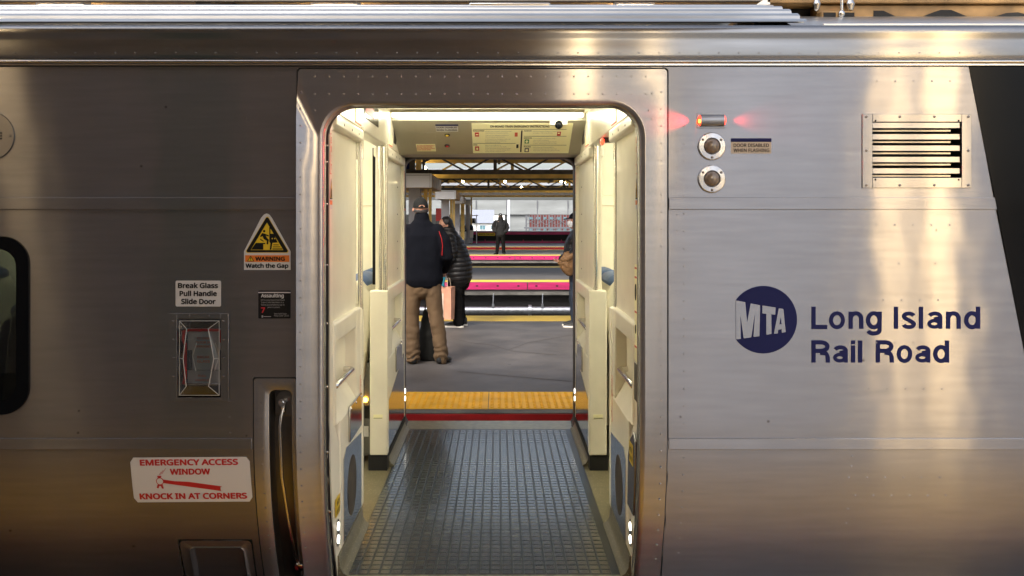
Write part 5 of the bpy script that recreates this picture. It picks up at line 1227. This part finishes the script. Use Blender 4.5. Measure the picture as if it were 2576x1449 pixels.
def bin_(px, y, w_, zt_, lab):
    b = tag(empty('litter_bin', (X(px, y), y, PZ)), lab, 'litter bin', 'domed litter bins on the far platform'); r = w_ / 2; zt_ -= PZ
    t = MB(); t.cyl((0, 0, .05), (0, 0, zt_ * .68), r * .86, r * .92, 20); t.build('body', 'bin_grey', b)
    t = MB(); t.cyl((0, 0, zt_ * .30), (0, 0, zt_ * .70), r * .93, r * .98, 20); t.build('bin_bag', 'bag_film', b)
    t = MB(); t.loft([[(q * math.cos(2 * math.pi * i / 24), q * math.sin(2 * math.pi * i / 24), z) for i in range(24)] for q, z in ((r, zt_ * .68), (r * 1.03, zt_ * .74), (r * .98, zt_ * .86), (r * .75, zt_ * .95), (r * .3, zt_))]); t.build('dome_lid', 'black_gloss', b)
    t = MB(); t.box(-r * .4, r * .4, -r * 1.04, -r * .9, zt_ * .74, zt_ * .84); t.build('flap', 'grey_paint', b)
bin_(1158, 50.2, .78, Z(568, 50.2) * 1, 'front domed black litter bin with white bag, half behind the puffer jacket')
bin_(1176, 51.0, .78, Z(563, 51) * 1, 'right domed black litter bin with white bag beside the columns')

# ================================================================== PEOPLE AND WHAT THEY CARRY
def remesh(mb, name, mats, parent, voxel=.012, it=5, disp=None, matfn=None):
    me = bpy.data.meshes.new('tmp'); me.from_pydata(mb.v, [], mb.f); me.update()
    bm = bmesh.new(); bm.from_mesh(me); bmesh.ops.recalc_face_normals(bm, faces=bm.faces); bm.to_mesh(me); bm.free()
    o = bpy.data.objects.new('tmp', me); COL.objects.link(o)
    m_ = o.modifiers.new('r', 'REMESH'); m_.mode = 'VOXEL'; m_.voxel_size = voxel
    if it: s_ = o.modifiers.new('s', 'SMOOTH'); s_.iterations = it; s_.factor = .5
    dg = bpy.context.evaluated_depsgraph_get(); nm = bpy.data.meshes.new_from_object(o.evaluated_get(dg))
    bpy.data.objects.remove(o); bpy.data.meshes.remove(me)
    nm.name = name
    if disp:
        nr = [v.normal.copy() for v in nm.vertices]
        for v, n in zip(nm.vertices, nr): v.co += n * disp(v.co, n)
        nm.update()
    nm.materials.clear()
    for a in (mats if isinstance(mats, (list, tuple)) else [mats]): nm.materials.append(M[a])
    for p in nm.polygons:
        p.use_smooth = True
        p.material_index = matfn(p.center) if matfn else 0
    ob = bpy.data.objects.new(name, nm); COL.objects.link(ob)
    if parent: ob.parent = parent
    return ob
def xf(mb, start, mtx):
    for i in range(start, len(mb.v)): mb.v[i] = tuple(mtx @ Vector(mb.v[i]))
def head(mb, c, yaw=0, pitch=0, k=1., neck=None):
    st = len(mb.v)
    mb.ball((0, -.008, .03), .076 * k, .096 * k, .098 * k, 20, rows=12)               # skull
    mb.limb([(0, .025, -.01), (0, .045, -.075)], [(.060 * k, .060 * k), (.042 * k, .040 * k)], 14)   # face and jaw
    mb.limb([(0, .092, .022), (0, .108, -.014), (0, .098, -.022)], [.008, .012, .011], 8)            # nose
    mb.limb([(-.022, .086, -.048), (.022, .086, -.048)], [.008, .008], 8)                           # lips
    for s in (-1, 1):
        mb.limb([(s * .080 * k, -.006, .012), (s * .084 * k, -.014, -.018)], [(.010, .026), (.009, .020)], 10)   # ears
        mb.limb([(s * .050, .078, .040), (s * .012, .092, .044)], [.009, .009], 8)                               # brow
    mt = Matrix.Translation(c) @ Matrix.Rotation(yaw, 4, 'Z') @ Matrix.Rotation(pitch, 4, 'X'); xf(mb, st, mt)
    if neck is not None: mb.limb([Vector(c) + Vector((0, -.012, -.03)), Vector(neck)], [.054 * k, .060 * k], 14)
    return mt
def eyes(mt, parent):
    e = MB()
    for s in (-1, 1): e.ball(tuple(mt @ Vector((s * .031, .079, .022))), .012, .012, .010, 12)
    e.build('eye', 'white_paint', parent); e = MB()
    for s in (-1, 1): e.ball(tuple(mt @ Vector((s * .031, .0895, .022))), .0055, .003, .0055, 10)
    e.build('iris', 'hair_black', parent)
def hand(mb, w, rot, s=1, curl=.6):
    st = len(mb.v)
    mb.limb([(0, 0, .02), (0, 0, -.03), (0, .002, -.085)], [(.026, .020), (.038, .017), (.040, .014)], 12)
    for i, (x, l) in enumerate(((-.031, .070), (-.010, .082), (.011, .076), (.030, .058))):
        a = curl * (1 + .12 * i); p0 = Vector((x, .003, -.088)); p = [p0]
        for q, f in enumerate((.45, .32, .23)): p.append(p[-1] + Vector((x * .05, math.sin(a * (q + .6)) * l * f, -math.cos(a * (q + .6)) * l * f)))
        mb.limb(p, [.0095, .009, .0083, .0072], 8)
    mb.limb([(-.034 * s, .004, -.030), (-.056 * s, .018, -.060), (-.054 * s, .032, -.088)], [.012, .011, .009], 8)
    xf(mb, st, Matrix.Translation(w) @ rot)
def folds(amp, f=9, sx=1, sz=1):
    def d(co, n): return amp * (noise.noise(Vector((co.x * f * sx, co.y * f * sx, co.z * f * sz))) + .5 * noise.noise(Vector((co.x * f * 2.3, co.y * f * 2.3, co.z * f * 2.1 * sz + 5))))
    return d
def shoe(mb, x, y, ang, l=.29, w_=.048, z=0):
    st = len(mb.v)
    mb.limb([(0, -.07, .045), (0, .03, .045), (0, .12, .032), (0, .165, .026)], [(w_ * .86, .045), (w_ * .95, .045), (w_, .032), (w_ * .7, .024)], 12)
    mb.limb([(0, -.06, .06), (0, -.055, .10)], [(.045, .05), (.045, .05)], 10)
    xf(mb, st, Matrix.Translation((x, y, z)) @ Matrix.Rotation(ang, 4, 'Z'))
def sole(mb, x, y, ang, w_=.05):
    st = len(mb.v)
    out = [(w_ * .8 * math.cos(R(a)), -.075 + .04 * math.sin(R(a))) for a in range(180, 361, 30)] + [(w_, .08)] + [(w_ * .85 * math.cos(R(a)), .12 + .07 * math.sin(R(a))) for a in range(0, 181, 30)] + [(-w_, .08)]
    mb.prism(out, lambda a, b, t: (a, b, t), 0, .024); xf(mb, st, Matrix.Translation((x, y, 0)) @ Matrix.Rotation(ang, 4, 'Z'))

# ---- the man in the cap, seen from behind
MX, MY = -.835, 5.80
man = tag(empty('person', (MX, MY, PZ)), 'man seen from behind in dark cap, navy fleece jacket and khaki trousers', 'person')
b = MB(); mt = head(b, (-.02, .03, 1.70), yaw=R(12), k=1.03, neck=(0, -.01, 1.50))
b.limb([(0, 0, .95), (0, 0, 1.2), (0, 0, 1.42)], [(.15, .10), (.17, .11), (.19, .10)], 18)
for s in (-1, 1):
    b.limb([(s * .18, 0, 1.44), (s * .26, .0, 1.17), (s * .22, .20, 1.00)], [.052, .045, .034], 12)
    b.limb([(s * .10, 0, .95), (s * .13, .01, .50), ((.20 if s > 0 else -.10), 0, .09)], [.085, .058, .045], 12)
    hand(b, (s * .205, .235, .985), Matrix.Rotation(R(60), 4, 'X'), s)
body = remesh(b, 'body', 'skin', man, .010, 3); eyes(mt, body)
j = MB()
j.limb([(0, 0, .93), (0, .0, 1.05), (0, .0, 1.25), (0, 0, 1.42), (0, -.01, 1.52)], [(.235, .165), (.228, .155), (.225, .15), (.225, .138), (.13, .09)], 24)
j.limb([(0, -.01, 1.50), (0, .01, 1.62)], [(.092, .09), (.082, .082)], 18)
for s in (-1, 1): j.limb([(s * .165, -.005, 1.47), (s * .235, -.01, 1.36), (s * .275, -.01, 1.18), (s * .235, .17, 1.03)], [.075, .082, .070, .055], 14)
jk = remesh(j, 'fleece_jacket', 'navy_fleece', man, .013, 6, folds(.010, 7, 1, .8))
t = MB()
for pts in ([(.195, -.105, 1.46), (.222, -.100, 1.38), (.232, -.094, 1.30), (.226, -.094, 1.20)],): t.tube(pts, .0035, 6)
t.build('red_piping', 'red_paint', jk)
t = MB()
t.limb([(0, 0, .98), (0, 0, .84)], [(.170, .122), (.185, .135)], 20)
t.limb([(-.10, .0, .90), (-.115, .005, .52), (-.105, .0, .30), (-.10, .0, .07)], [(.112, .125), (.082, .092), (.078, .088), (.082, .095)], 16)
t.limb([(.10, .0, .90), (.155, .005, .52), (.19, .0, .30), (.215, .0, .07)], [(.112, .125), (.082, .092), (.078, .088), (.082, .095)], 16)
def khakifold(co, n): 
    f = max(0, 1 - co.z / 1.0)
    return .009 * f * noise.noise(Vector((co.x * 9, co.y * 9, co.z * 17))) + .010 * max(0, .28 - co.z) / .28 * math.sin(co.z * 62 + 9 * noise.noise(co * 6)) + .006 * noise.noise(Vector((co.x * 4, co.y * 4, co.z * 6))) + .011 * abs(noise.noise(Vector((co.x * 7 + co.z * 5, co.y * 7, co.z * 10 - co.x * 6)))) - .004
remesh(t, 'trousers', 'khaki', man, .012, 4, khakifold)
for x, a in ((-.11, R(16)), (.225, R(-24))):
    t = MB(); shoe(t, x, .02, a); remesh(t, 'shoe', 'shoe_black', man, .010, 3)
t = MB(); st_ = len(t.v)
t.ball((0, -.010, .026), .086, .107, .112, 24, lo=-4, hi=90, rows=8)
t.limb([(0, .085, .045), (0, .165, .030)], [(.066, .006), (.055, .005)], 16)
xf(t, st_, mt); cp = t.build('cap', 'cap_cloth', man)
t = MB(); st_ = len(t.v)           # skin showing through the strap opening
t.add([(.034 * math.cos(R(a)), -.1185 + .006 * abs(math.cos(R(a))), .028 + .024 * math.sin(R(a))) for a in range(0, 181, 15)], [tuple(range(13))]); xf(t, st_, mt); t.build('strap_opening', 'skin', cp, smooth=False)
t = MB(); st_ = len(t.v); t.limb([(-.074, -.05, -.012), (-.045, -.085, -.02), (0, -.096, -.022), (.045, -.085, -.02), (.074, -.05, -.012)], [(.006, .018)] * 5, 10); xf(t, st_, mt); t.build('hair', 'hair_grey', man)
# black bag standing between his feet
bg_ = tag(empty('travel_bag', (MX + .06, MY + .22, PZ)), 'black soft bag standing on the platform between the man\'s legs', 'bag')
t = MB(); t.limb([(0, 0, .06), (0, 0, .30), (-.01, 0, .52)], [(.15, .10), (.11, .09), (.07, .06)], 16); remesh(t, 'bag_body', 'cap_cloth', bg_, .014, 5, folds(.012, 8)); t = MB(); t.tube([(-.05, 0, .55), (-.04, 0, .63), (.02, 0, .63), (.03, 0, .55)], .010); t.build('bag_handle', 'rubber', bg_)
s2 = tag(empty('shopping_bag', (X(1022, 6.6), 6.6, PZ)), 'crumpled pale plastic bag by the man, cut off by the left door edge', 'bag')
t = MB(); t.limb([(0, 0, .06), (0, 0, .2), (.01, 0, .34)], [(.11, .09), (.12, .09), (.07, .06)], 14); remesh(t, 'bag_body', 'paper_pale', s2, .014, 4, folds(.02, 9)); t = MB(); t.tube([(-.04, 0, .38), (-.02, 0, .48), (.03, 0, .48), (.04, 0, .38)], .007); t.build('bag_handle', 'paper_pale', s2)

# ---- the woman in the quilted coat, stooping, turned towards the man
WX_, WY_ = X(1150, 9.0), 9.05
wom = tag(empty('person', (WX_, WY_, PZ), R(84)), 'stooping dark haired person in black quilted coat and glasses, holding a paper bag', 'person')
b = MB(); mt = head(b, (0, .185, 1.485), yaw=R(28), pitch=R(-18), k=.96, neck=(0, .10, 1.36))
b.limb([(0, -.02, .84), (0, .02, 1.08), (0, .09, 1.30)], [(.13, .10), (.14, .11), (.15, .10)], 18)
for s in (-1, 1):
    b.limb([(s * .16, .09, 1.29), (s * .22, .06, 1.04), (s * .20, .17, .86)], [.045, .04, .03], 12)
    b.limb([(s * .09, -.02, .84), (s * .09, 0, .46), (s * .09, -.02, .08)], [.08, .055, .04], 12)
    hand(b, (s * .205, .185, .845), Matrix.Rotation(R(18), 4, 'X'), s, .9)
body = remesh(b, 'body', 'skin', wom, .010, 3); eyes(mt, body)
j = MB()
j.limb([(0, -.03, .76), (0, -.02, .90), (0, .02, 1.08), (0, .06, 1.24), (0, .10, 1.36)], [(.215, .19), (.225, .20), (.22, .185), (.20, .155), (.11, .10)], 24)
j.limb([(0, .10, 1.34), (0, .135, 1.43)], [(.10, .10), (.095, .095)], 18)
for s in (-1, 1): j.limb([(s * .16, .07, 1.30), (s * .235, .05, 1.14), (s * .245, .06, 1.02), (s * .215, .15, .90)], [.072, .085, .078, .058], 14)
def quilt(co, n):
    zz_ = co.z + .18 * co.y * .4; ph_ = (zz_ % .068) / .068
    return .013 * math.sin(math.pi * ph_) ** .6 - .006 + .006 * noise.noise(co * 14)
remesh(j, 'quilted_coat', 'puffer', wom, .009, 4, quilt)
t = MB(); t.limb([(0, -.02, .80), (0, -.02, .66)], [(.19, .17), (.185, .165)], 18)
remesh(t, 'skirt_hem', 'trousers_black', wom, .013, 4, folds(.012, 9))
t = MB()
for s in (-1, 1): t.limb([(s * .09, -.02, .80), (s * .095, -.01, .46), (s * .095, -.03, .07)], [(.10, .105), (.080, .085), (.080, .085)], 14)
remesh(t, 'trousers', 'trousers_black', wom, .012, 4, folds(.010, 10))
for x, y in ((-.10, .0), (.10, -.03)):
    t = MB(); shoe(t, x, y, 0, w_=.045); sh = remesh(t, 'shoe', 'shoe_black', wom, .010, 3); t = MB(); sole(t, x, y, 0, .056); t.build('sole', 'sole_white', sh)
t = MB(); st_ = len(t.v); t.ball((0, -.042, .050), .090, .092, .094, 20, rows=10); t.limb([(0, -.075, .02), (0, -.09, -.06), (0, -.07, -.12)], [(.075, .05), (.07, .045), (.05, .035)], 16); xf(t, st_, mt); remesh(t, 'hair', 'hair_black', wom, .011, 3, folds(.006, 25))
t = MB(); st_ = len(t.v)
for s in (-1, 1): t.tube([(s * .031 + .021 * math.cos(R(a)), .096, .022 + .017 * math.sin(R(a))) for a in range(0, 361, 40)], .0022, 6); t.tube([(s * .052, .094, .024), (s * .080, .0, .024)], .0024, 6)
t.tube([(-.010, .100, .024), (.010, .100, .024)], .0022, 6); xf(t, st_, mt); t.build('glasses', 'rubber', wom)
yb2 = 8.78; pbg = tag(empty('paper_bag', (X(1124, yb2), yb2, Z(803, yb2)), R(-24)), 'tall tan paper carrier bag held by the person in the quilted coat', 'bag')
t = MB(); hgt = Z(720, yb2) - Z(803, yb2); t.loft([[(-.095, -.05, 0), (.095, -.05, 0), (.095, .05, 0), (-.095, .05, 0)], [(-.10, -.06, hgt * .5), (.10, -.06, hgt * .5), (.10, .06, hgt * .5), (-.10, .06, hgt * .5)], [(-.085, -.07, hgt), (.10, -.07, hgt * .97), (.10, .07, hgt), (-.085, .07, hgt * .97)]]); t.build('bag_body', 'paper_bag', pbg, smooth=False)
t = MB(); t.box(-.098, -.02, -.066, -.0625, hgt * .03, hgt * .93); t.build('bag_panel', 'paper_pale', pbg, smooth=False)
for s in (-1, 1): t = MB(); t.tube([(-.04, s * .06, hgt * .95), (-.03, s * .03, hgt + .12), (.03, s * .03, hgt + .12), (.04, s * .06, hgt * .95)], .004, 6); t.build('bag_handle', 'paper_pale', pbg)
yb3 = 8.7; tb = tag(empty('teal_bag', (X(1113, yb3), yb3, Z(722, yb3))), 'bright teal cloth bag hanging between the man and the quilted coat', 'bag')
t = MB(); hh = Z(650, yb3) - Z(722, yb3); t.limb([(.01, 0, .03), (0, 0, hh * .5), (-.01, 0, hh * .95)], [(.028, .03), (.045, .03), (.02, .02)], 12); remesh(t, 'bag_body', 'teal_cloth', tb, .010, 3, folds(.012, 14)); t = MB(); t.tube([(-.02, 0, hh * .9), (-.01, 0, hh * 1.15), (.0, .02, hh * .9)], .006); t.build('bag_handle', 'teal_cloth', tb)

# ---- the lone man on the third platform, facing the camera
FX_, FY_ = X(1259, 34.6), 34.6
fm_ = tag(empty('person', (FX_, FY_, PZ), R(180)), 'lone man facing us on a far platform, black cap, grey jacket, hands in pockets', 'person')
b = MB(); mt = head(b, (0, .02, 1.70), k=1.02, neck=(0, 0, 1.52))
b.limb([(0, 0, .95), (0, 0, 1.2), (0, 0, 1.44)], [(.15, .10), (.17, .11), (.19, .10)], 16)
for s in (-1, 1):
    b.limb([(s * .19, 0, 1.45), (s * .28, -.03, 1.18), (s * .14, .06, 1.06)], [.05, .045, .035], 10); b.limb([(s * .10, 0, .95), (s * .11, 0, .5), (s * .12, 0, .09)], [.08, .055, .045], 10); hand(b, (s * .10, .04, 1.06), Matrix.Rotation(R(5), 4, 'X'), s)
body = remesh(b, 'body', 'skin_dark', fm_, .014, 2); eyes(mt, body)
j = MB(); j.limb([(0, 0, .92), (0, 0, 1.1), (0, 0, 1.32), (0, 0, 1.48)], [(.235, .17), (.25, .18), (.25, .17), (.15, .11)], 20); j.limb([(0, -.01, 1.50), (0, -.03, 1.62)], [(.12, .11), (.11, .10)], 16)
for s in (-1, 1): j.limb([(s * .19, 0, 1.46), (s * .285, -.01, 1.34), (s * .325, -.03, 1.18), (s * .235, .10, 1.02)], [.085, .09, .085, .07], 14)
jk = remesh(j, 'jacket', 'jacket_charcoal', fm_, .016, 4, folds(.018, 6))
for s in (-1, 1): t = MB(); t.limb([(s * .13, -.10, 1.52), (s * .155, .10, 1.47), (s * .17, .182, 1.30), (s * .18, .17, 1.15)], [(.012, .03)] * 4, 10); t.build('backpack_strap', 'rubber', jk)
t = MB(); t.limb([(0, 0, .98), (0, 0, .86)], [(.17, .125), (.18, .13)], 16)
for s, xf_ in ((-1, -.15), (1, .16)): t.limb([(s * .10, 0, .88), (s * .12, 0, .5), (xf_, 0, .07)], [(.105, .11), (.085, .09), (.080, .085)], 14)
remesh(t, 'trousers', 'trousers_black', fm_, .016, 4, folds(.012, 8))
for x, a in ((-.15, R(8)), (.19, R(-40))): t = MB(); shoe(t, x, .02, a); remesh(t, 'shoe', 'shoe_black', fm_, .013, 2)
t = MB(); st_ = len(t.v); t.ball((0, -.006, .045), .084, .104, .098, 20, lo=-5, hi=90, rows=7); t.limb([(0, .085, .045), (0, .15, .025)], [(.066, .007), (.055, .006)], 14); xf(t, st_, mt); cp = t.build('cap', 'cap_cloth', fm_)
t = MB(); text(t, 'A', lambda a, b_, u: (a, .148 + u, b_), .024, -.024, 1.757, .05, .03); sheet('cap_letter', 'sign_white', cp, t)
t = MB(); st_ = len(t.v); t.limb([(-.05, .062, -.06), (0, .09, -.055), (.05, .062, -.06)], [(.02, .045)] * 3, 10); xf(t, st_, mt); t.build('face_covering', 'rubber', fm_)

# ---- the half hidden person at the right door edge, facing left
RXp, RYp = X(1453, 9.0), 9.05
rp = tag(empty('person', (RXp, RYp, PZ), R(90)), 'half hidden person at the right door edge in black jacket and jeans', 'person')
b = MB(); mt = head(b, (0, .03, 1.56), k=.98, neck=(0, 0, 1.40))
b.limb([(0, 0, .88), (0, 0, 1.1), (0, 0, 1.33)], [(.14, .10), (.15, .11), (.17, .10)], 16)
for s in (-1, 1):
    b.limb([(s * .17, 0, 1.33), (s * .24, -.02, 1.08), (s * .14, .20, 1.0)], [.048, .042, .034], 10); b.limb([(s * .10, 0, .88), (s * .10, .02, .48), (s * .10, .0, .09)], [.08, .055, .045], 10); hand(b, (s * .12, .22, .99), Matrix.Rotation(R(70), 4, 'X'), s, .9)
body = remesh(b, 'body', 'skin', rp, .011, 3); eyes(mt, body)
j = MB(); j.limb([(0, 0, .92), (0, .02, 1.05), (0, .02, 1.22), (0, .0, 1.38)], [(.21, .16), (.22, .19), (.21, .17), (.12, .10)], 20)
for s in (-1, 1): j.limb([(s * .17, 0, 1.36), (s * .25, .02, 1.16), (s * .22, .13, 1.03), (s * .13, .22, 1.0)], [.075, .08, .072, .055], 14)
remesh(j, 'jacket', 'puffer', rp, .013, 5, folds(.016, 8))
t = MB(); t.limb([(0, 0, .95), (0, 0, .84)], [(.165, .125), (.175, .13)], 16)
for s in (-1, 1): t.limb([(s * .09, 0, .86), (s * .10, .02, .48), (s * .10, .0, .06)], [(.10, .115), (.08, .095), (.075, .09)], 14)
remesh(t, 'jeans', 'denim', rp, .013, 4, folds(.010, 9))
for x in (-.10, .10): t = MB(); shoe(t, x, .03, 0); sh = remesh(t, 'shoe', 'shoe_black', rp, .011, 3); t = MB(); sole(t, x, .03, 0, .052); t.build('sole', 'sole_white', sh)
t = MB(); st_ = len(t.v); t.ball((0, -.006, .045), .084, .104, .092, 20, lo=-5, hi=90, rows=7); t.limb([(0, .085, .045), (0, .165, .035)], [(.066, .010), (.055, .008)], 14); xf(t, st_, mt); t.build('cap', 'black_gloss', rp)
t = MB(); st_ = len(t.v); t.limb([(-.05, .062, -.045), (0, .096, -.035), (.05, .062, -.045)], [(.02, .045)] * 3, 10); xf(t, st_, mt); t.build('face_mask', 'mask_white', rp)
ybg = 8.8; sb_ = tag(empty('shoulder_bag', (X(1428, ybg), ybg, Z(692, ybg))), 'brown canvas shoulder bag at the front of the half hidden person', 'bag')
t = MB(); t.limb([(.02, 0, .06), (-.02, 0, .16), (.03, 0, .28)], [(.085, .07), (.125, .08), (.10, .06)], 16); bb_ = remesh(t, 'bag_body', 'canvas_brown', sb_, .011, 4, folds(.016, 11))
t = MB(); t.limb([(-.09, -.05, .22), (-.02, -.085, .24), (.08, -.06, .30)], [(.02, .035)] * 3, 10); t.build('bag_flap', 'canvas_brown', sb_)
t = MB(); t.tube([(.06, -.03, .30), (.10, -.04, .42), (.14, -.06, .55)], .012); t.build('bag_strap', 'canvas_brown', sb_)
